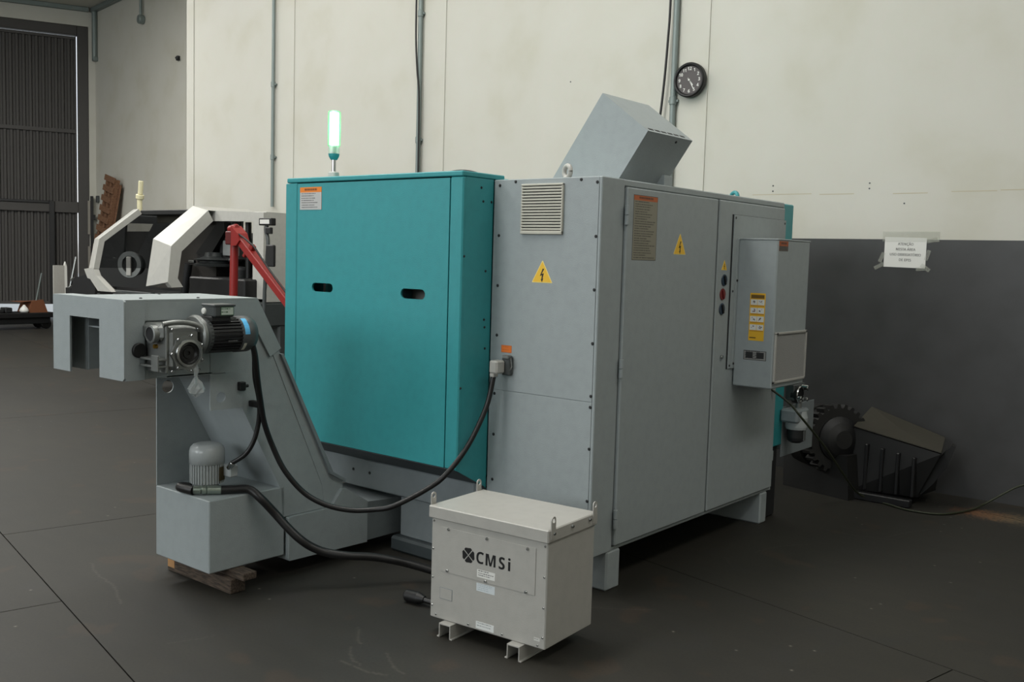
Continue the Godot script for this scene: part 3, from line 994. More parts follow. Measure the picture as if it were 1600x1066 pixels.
# ------------------------------------------------------------------ chip conveyor with its motor and pump
func make_conveyor() -> void:
	var XL := -4.02
	var XR := -3.60
	var o := thing("chip_conveyor", "grey swan-neck chip conveyor with a raised discharge hood, standing before the teal lathe", "conveyor", V(-3.81, 0, -2.8))
	# climbing body and the two-part tank it stands in
	part(o, "conveyor_body", Mb.new().prism(V2s([-2.40, 1.285, -2.63, 1.285, -2.757, 1.06, -3.06, 0.45, -3.149, 0.393, -3.149, 0.28, -2.79, 0.28, -2.781, 0.407, -2.478, 0.975, -2.40, 0.975]), across_x(XL + 0.01), XR - XL - 0.01), M.grey)
	part(o, "head_shell", Mb.new().box(V(XL, 0.978, -2.41), V(XL + 0.008, 1.285, -2.085)).box(V(XR - 0.008, 0.975, -2.41), V(XR, 1.285, -2.085)).box(V(XL, 0.972, -2.41), V(XR, 0.980, -2.20)).box(V(XL + 0.008, 1.16, -2.36), V(XR - 0.008, 1.166, -2.085)), M.grey)
	part(o, "side_flange", Mb.new().prism(V2s([-2.758, 1.04, -2.772, 1.04, -3.072, 0.452, -3.152, 0.405, -3.152, 0.39, -3.055, 0.445]), across_x(XL - 0.004), XR - XL + 0.024), M.greydark)
	part(o, "side_stiffener", Mb.new().prism(V2s([-2.72, 1.05, -2.757, 1.05, -3.06, 0.45, -3.10, 0.28, -3.035, 0.28, -3.02, 0.39]), across_x(XR), 0.004), M.grey)
	part(o, "tank", Mb.new().box(V(XL, 0.10, -2.80), V(XR, 0.422, -2.40), 0.004), M.grey)
	part(o, "lower_trough", Mb.new().prism(V2s([-2.815, 0.072, -2.815, 0.278, -3.06, 0.278, -3.13, 0.36, -3.15, 0.36, -3.296, 0.27, -3.296, 0.062]), across_x(XL - 0.02), XR - XL + 0.042), M.grey)
	part(o, "weld_strip", Mb.new().box(V(XR, 0.08, -2.822), V(XR + 0.024, 0.278, -2.806), 0.003), M.grey)
	part(o, "trough_tail", Mb.new().prism(V2s([-3.297, 0.062, -3.297, 0.262, -3.44, 0.25, -3.70, 0.25, -3.70, 0.062]), across_x(XL), XR - XL), M.greydark)
	part(o, "support_plate", Mb.new().prism(V2s([-2.402, 0.422, -2.402, 0.975, -2.482, 0.975, -2.79, 0.422]), across_x(XL), 0.006, [circle(Vector2(-2.458, 0.872), 0.029)]), M.grey)
	part(o, "gusset_plate", Mb.new().prism(V2s([-2.399, 0.972, -2.399, 0.817, -2.56, 0.814, -2.56, 0.972]), across_x(XR + 0.0005), 0.007, [circle(Vector2(-2.452, 0.869), 0.023)]), M.grey)
	# folded cover over the head and the upper slope
	part(o, "cover_plate", Mb.new().prism(V2s([-2.0885, 1.288, -2.0885, 1.295, -2.632, 1.295, -2.762, 1.066, -2.756, 1.063, -2.628, 1.288]), across_x(XL - 0.012), XR - XL + 0.026)
		.prism(V2s([-2.0885, 1.2875, -2.628, 1.2875, -2.756, 1.0625, -2.703, 1.030, -2.597, 1.211, -2.0885, 1.211]), across_x(XR + 0.005), 0.009), M.grey)
	part(o, "side_seam", Mb.new().box(V(XR, 1.105, -2.40), V(XR + 0.0008, 1.108, -2.09)).box(V(XR, 1.062, -2.40), V(XR + 0.0008, 1.065, -2.09)).box(V(XR, 1.207, -2.40), V(XR + 0.002, 1.212, -2.09)), M.greydark)
	# discharge hood: three sides and a top, open below
	part(o, "discharge_hood", Mb.new().prism(V2s([-4.150, 0.975, -4.007, 0.975, -4.007, 1.21, -3.765, 1.21, -3.765, 0.975, -3.588, 0.975, -3.576, 0.985, -3.576, 1.287, -3.584, 1.295, -4.142, 1.295, -4.150, 1.287]), across_z(-2.008), 0.008)
		.box(V(-3.584, 0.975, -2.088), V(-3.576, 1.287, -2.0085)).box(V(-4.150, 0.975, -2.088), V(-4.142, 1.287, -2.0085)).box(V(-4.150, 1.287, -2.088), V(-3.576, 1.295, -2.0085))
		.box(V(-4.142, 0.975, -2.088), V(XL, 1.286, -2.082)).box(V(XR, 0.975, -2.088), V(-3.585, 1.286, -2.082)), M.grey)
	var s := Mb.new()
	for p in [[-4.05, -2.15], [-3.99, -2.40], [-3.66, -2.12], [-3.64, -2.37]]:
		bolt_at(s, V(p[0], 1.2955, p[1]), UPV, 0.0065)
	bolt_at(s, V(-3.66, 0.4225, -2.55), UPV, 0.006)
	stuff(part(o, "screw", s, M.dark))
	part(o, "limit_switch", Mb.new().box(V(XR + 0.004, 0.892, -2.565), V(XR + 0.03, 0.93, -2.535), 0.003).cyl(V(XR + 0.017, 0.91, -2.565), V(XR + 0.017, 0.91, -2.582), 0.007, 10), M.ink, "small black switch box")
	part(o, "cable_clip", Mb.new().box(V(XR, 0.815, -2.625), V(XR + 0.075, 0.842, -2.597), 0.003), M.ink)

	# gear motor on the side of the head
	var g := thing("gear_motor", "black electric motor with a silver worm gearbox on the side of the chip conveyor", "motor", V(-3.5, 1.09, -2.25))
	var gx := -3.42
	var bc := V(gx, 1.09, -2.183)
	var gb := part(g, "gearbox", Mb.new().box(V(gx - 0.165, 1.022, -2.25), V(gx - 0.012, 1.19, -2.105), 0.018).box(V(gx - 0.17, 1.14, -2.25), V(gx - 0.03, 1.205, -2.08), 0.014).box(V(XR, 1.03, -2.24), V(gx - 0.15, 1.18, -2.11), 0.01), M.alloy)
	for y in [1.035, 1.062]:
		part(gb, "foot_bar", Mb.new().box(V(gx - 0.15, y, -2.104), V(gx - 0.02, y + 0.009, -2.062), 0.002), M.alloy)
	part(gb, "foot_plate", Mb.new().box(V(gx - 0.06, 1.022, -2.066), V(gx - 0.015, 1.085, -2.058), 0.002), M.alloy)
	part(gb, "side_flange", Mb.new().box(V(gx - 0.16, 1.012, -2.11), V(gx - 0.02, 1.2, -2.098), 0.004), M.alloy)
	var fl := []
	for i in 40:
		var a: float = TAU * i / 40
		var rr: float = 0.066 + 0.010 * maxf(0.0, cos(a * 7.0))
		fl.append(Vector2(cos(a), sin(a)) * rr)
	part(gb, "output_flange", Mb.new().prism(PackedVector2Array(fl), Transform3D(Basis(Vector3(0, 0, 1), UPV, Vector3(1, 0, 0)), bc - V(0.014, 0, 0)), 0.012, [circle(Vector2.ZERO, 0.043)]), M.alloy)
	part(gb, "bore_ring", Mb.new().lathe([Vector2(0.043, 0), Vector2(0.056, 0), Vector2(0.054, 0.008), Vector2(0.045, 0.009), Vector2(0.043, 0)], Mb.along(bc, bc + V(1, 0, 0)), 32), M.steel)
	part(gb, "shaft_seal", Mb.new().lathe([Vector2(0, -0.012), Vector2(0.043, -0.012), Vector2(0.043, 0.0), Vector2(0.036, 0.003), Vector2(0.030, -0.004), Vector2(0.022, -0.004), Vector2(0.020, 0.0), Vector2(0.009, 0.0), Vector2(0.008, -0.006), Vector2(0, -0.006)], Mb.along(bc, bc + V(1, 0, 0)), 28), M.rubber)
	var fs := Mb.new()
	for i in 7:
		var a: float = TAU * i / 7.0
		bolt_at(fs, bc + V(0, sin(a) * 0.071, cos(a) * 0.071), Vector3(1, 0, 0), 0.006, 0.005)
	for p in [[1.195, -2.12], [1.195, -2.235], [1.03, -2.24], [1.03, -2.12]]:
		bolt_at(fs, V(gx - 0.012, p[0] - 0.01, p[1]), Vector3(1, 0, 0), 0.006, 0.005)
	stuff(part(gb, "flange_bolt", fs, M.steel))
	part(gb, "oil_plug", Mb.new().cyl(V(gx - 0.085, 1.115, -2.098), V(gx - 0.085, 1.115, -2.085), 0.009, 6), M.brass, "brass oil plug")
	part(gb, "worm_cover", Mb.new().lathe([Vector2(0.026, 0), Vector2(0.036, 0), Vector2(0.036, 0.022), Vector2(0.028, 0.024), Vector2(0.026, 0.0)], Mb.along(V(gx - 0.075, 1.165, -2.085), V(gx - 0.075, 1.165, -2.0)), 24), M.alloy)
	part(gb, "worm_bore", Mb.new().cyl(V(gx - 0.075, 1.165, -2.08), V(gx - 0.075, 1.165, -2.064), 0.030, 20), M.void)
	part(gb, "shaft_cap", Mb.new().cyl(V(XR + 0.01, 1.095, -2.062), V(XR + 0.035, 1.095, -2.062), 0.03, 20, 0.004), M.ink)
	part(gb, "torque_arm", Mb.new().tube(Mb.spline([V(gx - 0.03, 1.205, -2.09), V(gx - 0.02, 1.212, -2.14), V(gx - 0.02, 1.207, -2.20), V(gx - 0.01, 1.19, -2.245), V(gx, 1.15, -2.262)], 5), 0.011, 8), M.alloy)
	# motor: ribbed barrel, cowl, terminal box
	var mc := V(gx - 0.072, 1.150, 0)
	var mz := func(z: float): return V(mc.x, mc.y, z)
	part(g, "motor_flange", Mb.new().lathe([Vector2(0, 0), Vector2(0.078, 0), Vector2(0.086, 0.006), Vector2(0.086, 0.018), Vector2(0.074, 0.024), Vector2(0.066, 0.045), Vector2(0, 0.045)], Mb.along(mz.call(-2.248), mz.call(-2.4)), 32), M.alloy)
	var fins := PackedVector2Array()
	for i in 30:
		for k in 4:
			var a: float = TAU * (i + [0.0, 0.12, 0.45, 0.57][k]) / 30
			fins.append(Vector2(cos(a), sin(a)) * [0.066, 0.074, 0.074, 0.066][k])
	part(g, "motor_barrel", Mb.new().prism(fins, Transform3D(Basis(Vector3(1, 0, 0), UPV, Vector3(0, 0, -1)), mz.call(-2.29)), 0.155), M.motor)
	part(g, "motor_shield", Mb.new().lathe([Vector2(0, 0), Vector2(0.068, 0), Vector2(0.074, 0.01), Vector2(0.074, 0.03), Vector2(0, 0.03)], Mb.along(mz.call(-2.272), mz.call(-2.4)), 32), M.motorgrey)
	part(g, "fan_cowl", Mb.new().lathe([Vector2(0, 0), Vector2(0.0765, 0), Vector2(0.0765, 0.055), Vector2(0.068, 0.078), Vector2(0.045, 0.09), Vector2(0, 0.092)], Mb.along(mz.call(-2.442), mz.call(-2.6)), 32, true), M.motorgrey)
	for b in [[0.05, 1.05, 0.024, M.blue, "bright blue tape strip"], [-0.95, -0.45, 0.014, M.vent, "pale tape strip"]]:
		var A := []
		var B := []
		var st := Mb.new()
		for i in 9:
			var a: float = lerpf(b[0], b[1], i / 8.0)
			A.append(mz.call(-2.448) + V(cos(a), sin(a), 0) * 0.0778)
			B.append(mz.call(-2.448 - b[2]) + V(cos(a), sin(a), 0) * 0.0778)
		for i in 8:
			st.quad(A[i], A[i + 1], B[i + 1], B[i], A[i] - mz.call(-2.448))
			st.quad(A[i] * 0.9999 + mz.call(-2.448) * 0.0001, A[i + 1], B[i + 1], B[i], mz.call(-2.448) - A[i])
		part(g, "tape_strip", st, b[3], b[4])
	part(g, "motor_label", Mb.new().plate(V(mc.x + 0.0748, 1.128, -2.39), Vector3(0, 0, -1), UPV, 0.05, 0.008, 0.0008), printed(48, 10, Color(0.12, 0.12, 0.12), Color.WHITE, 0.0, 1, Color(0.62, 0.62, 0.62), 12))
	part(g, "barrel_top_pad", Mb.new().box(V(mc.x - 0.03, 1.205, -2.40), V(mc.x + 0.05, 1.232, -2.30), 0.006), M.motor)
	var tb := part(g, "terminal_box", Mb.new().box(V(mc.x - 0.02, 1.228, -2.402), V(mc.x + 0.068, 1.276, -2.306), 0.006), M.motorgrey)
	part(tb, "box_lid", Mb.new().box(V(mc.x - 0.023, 1.270, -2.405), V(mc.x + 0.071, 1.280, -2.303), 0.004), M.motorgrey)
	var tl := part(tb, "rating_label", Mb.new().plate(V(mc.x + 0.0682, 1.252, -2.365), Vector3(0, 0, -1), UPV, 0.062, 0.034, 0.001), printed(48, 28, Color(0.74, 0.78, 0.74), Color.WHITE, 0.0, 2, Color(0.20, 0.34, 0.22), 15, true), "white and green label")
	part(tb, "blanking_plug", Mb.new().lathe([Vector2(0.014, 0), Vector2(0.012, 0.006), Vector2(0, 0.008)], Mb.along(V(mc.x - 0.005, 1.25, -2.306), V(mc.x - 0.005, 1.25, -2.2)), 16), M.white)

	# crumpled bag hanging from the gearbox
	var bag := Mb.new()
	r_bag(bag)
	tag(part(self, "plastic_bag", bag, M.film_bag), "small crumpled clear plastic bag hanging under the silver gearbox", "bag")

	# coolant pump
	var p := thing("coolant_pump", "small grey ribbed coolant pump standing upright on the conveyor tank", "pump", V(-3.79, 0.422, -2.515))
	var c := V(-3.79, 0, -2.515)
	var pxf := Transform3D(Basis.IDENTITY, c)
	part(p, "base_flange", Mb.new().lathe([Vector2(0, 0.4225), Vector2(0.066, 0.4225), Vector2(0.066, 0.432), Vector2(0.052, 0.436), Vector2(0.05, 0.452), Vector2(0.07, 0.458), Vector2(0.07, 0.462), Vector2(0, 0.462)], pxf, 32), M.pump)
	var rib := PackedVector2Array()
	for i in 36:
		for k in 4:
			var a: float = TAU * (i + [0.0, 0.1, 0.42, 0.52][k]) / 36
			rib.append(Vector2(cos(a), sin(a)) * [0.0685, 0.0755, 0.0755, 0.0685][k])
	part(p, "ribbed_barrel", Mb.new().prism(rib, Transform3D(Basis(Vector3(1, 0, 0), Vector3(0, 0, 1), UPV), c + V(0, 0.460, 0)), 0.088), M.pump)
	part(p, "fan_cowl", Mb.new().lathe([Vector2(0.07, 0.545), Vector2(0.0775, 0.547), Vector2(0.0775, 0.60), Vector2(0.073, 0.618), Vector2(0.062, 0.630), Vector2(0.045, 0.635), Vector2(0.02, 0.636), Vector2(0, 0.637)], pxf, 36, true), M.pump)
	part(p, "nameplate", Mb.new().plate(c + V(0.070, 0.503, -0.030), Vector3(-0.40, 0, -0.915), UPV, 0.042, 0.062, 0.002), plain(Color(0.30, 0.25, 0.13), 0.4, 0.4), "brownish nameplate")
	part(p, "terminal_box", Mb.new().box(c + V(0.055, 0.488, -0.085), c + V(0.115, 0.542, -0.04), 0.005), M.pump)
	part(p, "cable_gland", Mb.new().cyl(V(-3.69, 0.530, -2.562), V(-3.652, 0.562, -2.556), 0.013, 12, 0.002), M.steel)
	part(p, "mounting_lug", Mb.new().box(c + V(-0.115, 0.4225, 0.02), c + V(-0.05, 0.430, 0.05), 0.002), M.pump)
	part(p, "outlet_elbow", Mb.new().tube(Mb.spline([c + V(-0.035, 0.437, 0.06), c + V(-0.045, 0.445, 0.10), c + V(-0.02, 0.447, 0.116), c + V(0.05, 0.443, 0.10)], 5), 0.0205, 12), M.rubber, "black rubber elbow")


func r_bag(bag: Mb) -> void:
	M.film_bag = plain(Color(0.75, 0.77, 0.77, 0.45), 0.12)
	M.film_bag.transparency = BaseMaterial3D.TRANSPARENCY_ALPHA
	var r := RandomNumberGenerator.new()
	r.seed = 12
	var rows := []
	var prof := [[1.045, 0.006], [1.02, 0.010], [0.995, 0.006], [0.985, 0.012], [0.965, 0.022], [0.945, 0.030], [0.928, 0.030], [0.915, 0.016]]
	for q in prof:
		var ring := []
		for k in 11:
			var a: float = TAU * k / 11
			var rr: float = q[1] * r.randf_range(0.65, 1.3)
			ring.append(V(-3.425 + cos(a) * rr * 0.7, q[0] + r.randf_range(-0.004, 0.004), -2.222 + sin(a) * rr))
		rows.append(ring)
	for i in rows.size() - 1:
		for k in 11:
			var m := (k + 1) % 11
			var out: Vector3 = rows[i][k] - V(-3.425, rows[i][k].y, -2.222)
			bag.quad(rows[i][k], rows[i][m], rows[i + 1][m], rows[i + 1][k], out)
	var low := V(-3.425, 0.908, -2.222)
	for k in 11: bag.tri(rows[-1][k], rows[-1][(k + 1) % 11], low, Vector3.DOWN)


func make_cables() -> void:
	var a := thing("pump_cable", "short black cable looping from the conveyor motor down to the coolant pump", "cable", V(-3.5, 0.55, -2.55))
	part(a, "sheath", Mb.new().tube(Mb.spline([V(-3.47, 1.110, -2.515), V(-3.475, 1.06, -2.535), V(-3.500, 0.957, -2.558), V(-3.520, 0.878, -2.590), V(-3.535, 0.821, -2.609), V(-3.550, 0.745, -2.615), V(-3.570, 0.663, -2.605), V(-3.600, 0.602, -2.583), V(-3.654, 0.561, -2.557)], 6), 0.0105, 10), M.rubber)
	var b := thing("motor_cable", "long black cable hanging in a low curve from the conveyor motor to the cabinet socket", "cable", V(-3.2, 0.34, -2.9))
	part(b, "sheath", Mb.new().tube(Mb.spline([V(-3.45, 1.115, -2.505), V(-3.455, 1.06, -2.525), V(-3.480, 0.959, -2.556), V(-3.510, 0.858, -2.594), V(-3.530, 0.745, -2.632), V(-3.530, 0.632, -2.679), V(-3.500, 0.522, -2.723), V(-3.450, 0.420, -2.792), V(-3.380, 0.366, -2.859), V(-3.300, 0.343, -2.932), V(-3.220, 0.347, -3.004), V(-3.140, 0.371, -3.062), V(-3.050, 0.451, -3.199), V(-3.000, 0.517, -3.256), V(-2.960, 0.614, -3.323), V(-2.930, 0.724, -3.376), V(-2.915, 0.833, -3.423), V(-2.905, 0.95, -3.446)], 7), 0.0125, 12), M.rubber)
	part(b, "plug", Mb.new().box(V(-2.922, 0.966, CZ0 + 0.026), V(-2.872, 1.028, CZ0 + 0.088), 0.008).box(V(-2.918, 0.950, CZ0 + 0.05), V(-2.892, 0.968, CZ0 + 0.086), 0.006), M.beige, "grey moulded plug")
	var c := thing("coolant_hose", "thick black hose running from the pump over the tank edge towards the transformer", "hose", V(-3.3, 0.1, -2.9))
	part(c, "hose", Mb.new().tube(Mb.spline([V(-3.672, 0.442, -2.505), V(-3.64, 0.443, -2.55), V(-3.598, 0.441, -2.603), V(-3.548, 0.402, -2.631), V(-3.515, 0.334, -2.681), V(-3.465, 0.271, -2.715), V(-3.42, 0.222, -2.747), V(-3.39, 0.185, -2.787), V(-3.35, 0.157, -2.837), V(-3.28, 0.142, -2.904), V(-3.22, 0.130, -2.994), V(-3.16, 0.110, -3.072), V(-3.10, 0.082, -3.15), V(-2.95, 0.04, -3.25), V(-2.7, 0.021, -3.32), V(-2.5, 0.021, -3.45)], 7), 0.019, 14), M.rubber)
	part(c, "hose_fitting", Mb.new().cyl(V(-3.742, 0.446, -2.415), V(-3.718, 0.4455, -2.440), 0.019, 14, 0.003).cyl(V(-3.718, 0.4455, -2.440), V(-3.705, 0.445, -2.458), 0.0225, 6, 0.003).cyl(V(-3.705, 0.445, -2.458), V(-3.668, 0.4425, -2.509), 0.0200, 14, 0.004), M.zinc, "bright zinc fittings")
	var e := thing("cable_connector", "black cable connector lying on the floor at the transformer's left side", "connector", V(-2.88, 0.03, -2.96))
	part(e, "connector_body", Mb.new().lathe([Vector2(0, 0), Vector2(0.020, 0), Vector2(0.026, 0.008), Vector2(0.026, 0.07), Vector2(0.021, 0.085), Vector2(0.014, 0.105), Vector2(0, 0.105)], Mb.along(V(-2.955, 0.027, -2.955), V(-2.84, 0.03, -2.965)), 20), M.ink)
	part(e, "sheath", Mb.new().tube(Mb.spline([V(-2.86, 0.028, -2.963), V(-2.78, 0.02, -2.99), V(-2.72, 0.014, -3.08), V(-2.70, 0.014, -3.2)], 6), 0.012, 10), M.rubber)
	var g := thing("earth_cable", "thin green and yellow cable from behind the cooling unit across the floor to the wall", "cable", V(-1.9, 0, -6.25))
	part(g, "sheath", Mb.new().tube(Mb.spline([V(-2.39, 0.800, -5.30), V(-2.28, 0.72, -5.34), V(-2.200, 0.654, -5.322), V(-2.150, 0.44, -5.604), V(-2.150, 0.214, -5.946), V(-2.17, 0.06, -6.24), V(-2.10, 0.010, -6.33), V(-1.98, 0.008, -6.285), V(-1.836, 0.008, -6.23), V(-1.664, 0.008, -6.277), V(-1.559, 0.010, -6.50), V(-1.52, 0.022, -6.67), V(-1.451, 0.074, -6.750), V(-1.372, 0.134, -6.800), V(-1.317, 0.163, -6.830), V(-1.15, 0.26, -6.85), V(-0.9, 0.5, -6.89)], 8), 0.0065, 8), M.greencable)


# ------------------------------------------------------------------ transformer
func make_transformer() -> void:
	var o := thing("transformer", "light grey boxed transformer on two channel feet, with lifting lugs and a black logo", "transformer", V(-2.3845, 0, -2.9835))
	o.rotation.y = deg_to_rad(4.0)
	# own axes: x to the right along the front, front face at z = 0.18
	var hw := 0.276
	var fz := 0.18
	var bz := -0.158
	own(o, "case", Mb.new().box(V(-hw, 0.058, bz), V(hw, 0.47, fz), 0.004), M.beige)
	own(o, "lid", Mb.new().box(V(-hw - 0.008, 0.464, bz - 0.008), V(hw + 0.008, 0.514, fz + 0.012), 0.004), M.beige)
	var X := func(u: float): return hw - u                                # u as measured from the right edge
	own(o, "inspection_panel", Mb.new().box(V(X.call(0.502), 0.256, fz), V(X.call(0.05), 0.435, fz + 0.0022), 0.0008), M.beige)
	own(o, "knockout_plate", Mb.new().box(V(X.call(0.503), 0.144, fz), V(X.call(0.440), 0.190, fz + 0.0008)), M.greydark)
	own(o, "knockout_cover", Mb.new().box(V(X.call(0.501), 0.146, fz), V(X.call(0.442), 0.188, fz + 0.0016)), M.beige)
	var s := Mb.new()
	for p in [[0.464, 0.430], [0.276, 0.428], [0.087, 0.426], [0.466, 0.263], [0.278, 0.261], [0.09, 0.261]]:
		bolt_at(s, V(X.call(p[0]), p[1], fz + 0.002), Vector3(0, 0, 1), 0.0065, 0.006)
	for p in [[0.539, 0.452], [0.541, 0.339], [0.54, 0.223], [0.541, 0.108], [0.52, 0.074], [0.357, 0.072], [0.194, 0.072], [0.032, 0.07], [0.011, 0.333], [0.011, 0.217], [0.011, 0.104], [0.011, 0.449]]:
		bolt_at(s, V(X.call(p[0]), p[1], fz), Vector3(0, 0, 1), 0.0045, 0.004)
	stuff(own(o, "screw", s, M.steel))
	s = Mb.new()
	for z in [0.156, 0.028, -0.10]:
		bolt_at(s, V(hw + 0.008, 0.497, z), Vector3(1, 0, 0), 0.0075, 0.008)
	stuff(own(o, "lid_bolt", s, M.steel))
	for x in [-1, 1]:
		for z in [fz - 0.018, bz + 0.02]:
			var lp := V2s([-0.015, 0, 0.015, 0, 0.015, 0.068])
			for i in 7: lp.append(Vector2(cos(PI * i / 6) * 0.015, 0.072 + sin(PI * i / 6) * 0.014))
			own(o, "lifting_lug", Mb.new().prism(lp, Transform3D(Basis(Vector3(0, 0, 1), UPV, Vector3(1, 0, 0)), V(x * (hw + 0.009) - 0.0015, 0.476, z)), 0.004, [circle(Vector2(0, 0.070), 0.0085, 12)]), M.beige)
	for u in [0.45, 0.12]:
		var x: float = X.call(u)
		own(o, "channel_foot", Mb.new().box(V(x - 0.029, 0.052, bz + 0.02), V(x + 0.029, 0.058, fz + 0.032), 0.001).box(V(x - 0.029, 0.0, bz + 0.02), V(x - 0.024, 0.056, fz + 0.032), 0.001).box(V(x + 0.024, 0.0, bz + 0.02), V(x + 0.029, 0.056, fz + 0.032), 0.001)
			.box(V(x - 0.038, 0.0, bz + 0.02), V(x - 0.024, 0.005, fz + 0.032), 0.001).box(V(x + 0.024, 0.0, bz + 0.02), V(x + 0.038, 0.005, fz + 0.032), 0.001), M.beige)
	# stencilled logo: a notched octagon cut by two strokes, and four letters
	var lg := Mb.new()
	var lc := V(X.call(0.363), 0.3465, fz + 0.0022)
	for k in 4:
		var q := PackedVector2Array()
		var a0: float = PI / 2 * k + 0.08
		q.append(Vector2(cos(a0), sin(a0)) * 0.0022)
		for v in [[0.0285, -0.735], [0.0308, -0.42], [0.0278, -0.07], [0.0278, 0.07], [0.0308, 0.42], [0.0285, 0.735]]:
			q.append(Vector2(cos(a0 + v[1]), sin(a0 + v[1])) * v[0] + Vector2(cos(a0), sin(a0)) * 0.0010)
		lg.prism(q, Transform3D(Basis.IDENTITY, lc), 0.0006)
	own(o, "logo_emblem", lg, M.ink, "black four-part emblem")
	for q in [["C", 0.3075], ["M", 0.2565], ["S", 0.2025], ["i", 0.1685]]:
		lettering(o, "logo_letter", q[0], 0.064, V(X.call(q[1]), 0.3465, fz + 0.0026) + base_of(o), Vector3.RIGHT, UPV, M.ink, true)
	own(o, "paper_label", Mb.new().plate(V(X.call(0.276), 0.286, fz + 0.0023), Vector3.RIGHT, UPV, 0.086, 0.030, 0.0006), printed(72, 26, Color(0.86, 0.86, 0.84), Color.WHITE, 0.0, 3, Color(0.35, 0.35, 0.35), 31), "white printed label")
	own(o, "rating_label", Mb.new().plate(V(X.call(0.278), 0.231, fz), Vector3.RIGHT, UPV, 0.087, 0.032, 0.0006), printed(72, 26, Color(0.80, 0.83, 0.84), Color.WHITE, 0.0, 4, Color(0.62, 0.66, 0.68), 32), "pale silver label")
	own(o, "paper_label", Mb.new().plate(V(X.call(0.277), 0.081, fz), Vector3.RIGHT, UPV, 0.086, 0.028, 0.0006), printed(72, 24, Color(0.86, 0.87, 0.86), Color.WHITE, 0.0, 2, Color(0.55, 0.57, 0.57), 33))
	own(o, "paper_label", Mb.new().plate(V(X.call(0.036), 0.092, fz), Vector3.RIGHT, UPV, 0.026, 0.012, 0.0006), printed(24, 12, Color(0.80, 0.80, 0.78), Color.WHITE, 0.0, 1, Color(0.5, 0.5, 0.5), 34))

	var w := thing("timber_block", "long dark timber under the front of the conveyor tank, lying on the floor", "timber", V(-3.81, 0, -2.52))
	part(w, "beam", Mb.new().box(V(-4.055, 0.0, -2.56), V(-3.560, 0.066, -2.480), 0.004), M.wood)
	part(w, "end_grain", Mb.new().box(V(-4.058, 0.012, -2.556), V(-4.0545, 0.062, -2.484)).box(V(-4.05, 0.02, -2.4805), V(-3.995, 0.064, -2.4785)), M.endgrain, "fresh pale wood where it split")
	var w2 := thing("timber_plank", "thin short plank lying on the timber, jutting out right under the conveyor tank", "timber", V(-3.7, 0.066, -2.53))
	part(w2, "plank", Mb.new().box(V(-3.95, 0.0665, -2.575), V(-3.50, 0.099, -2.505), 0.003), M.wood)


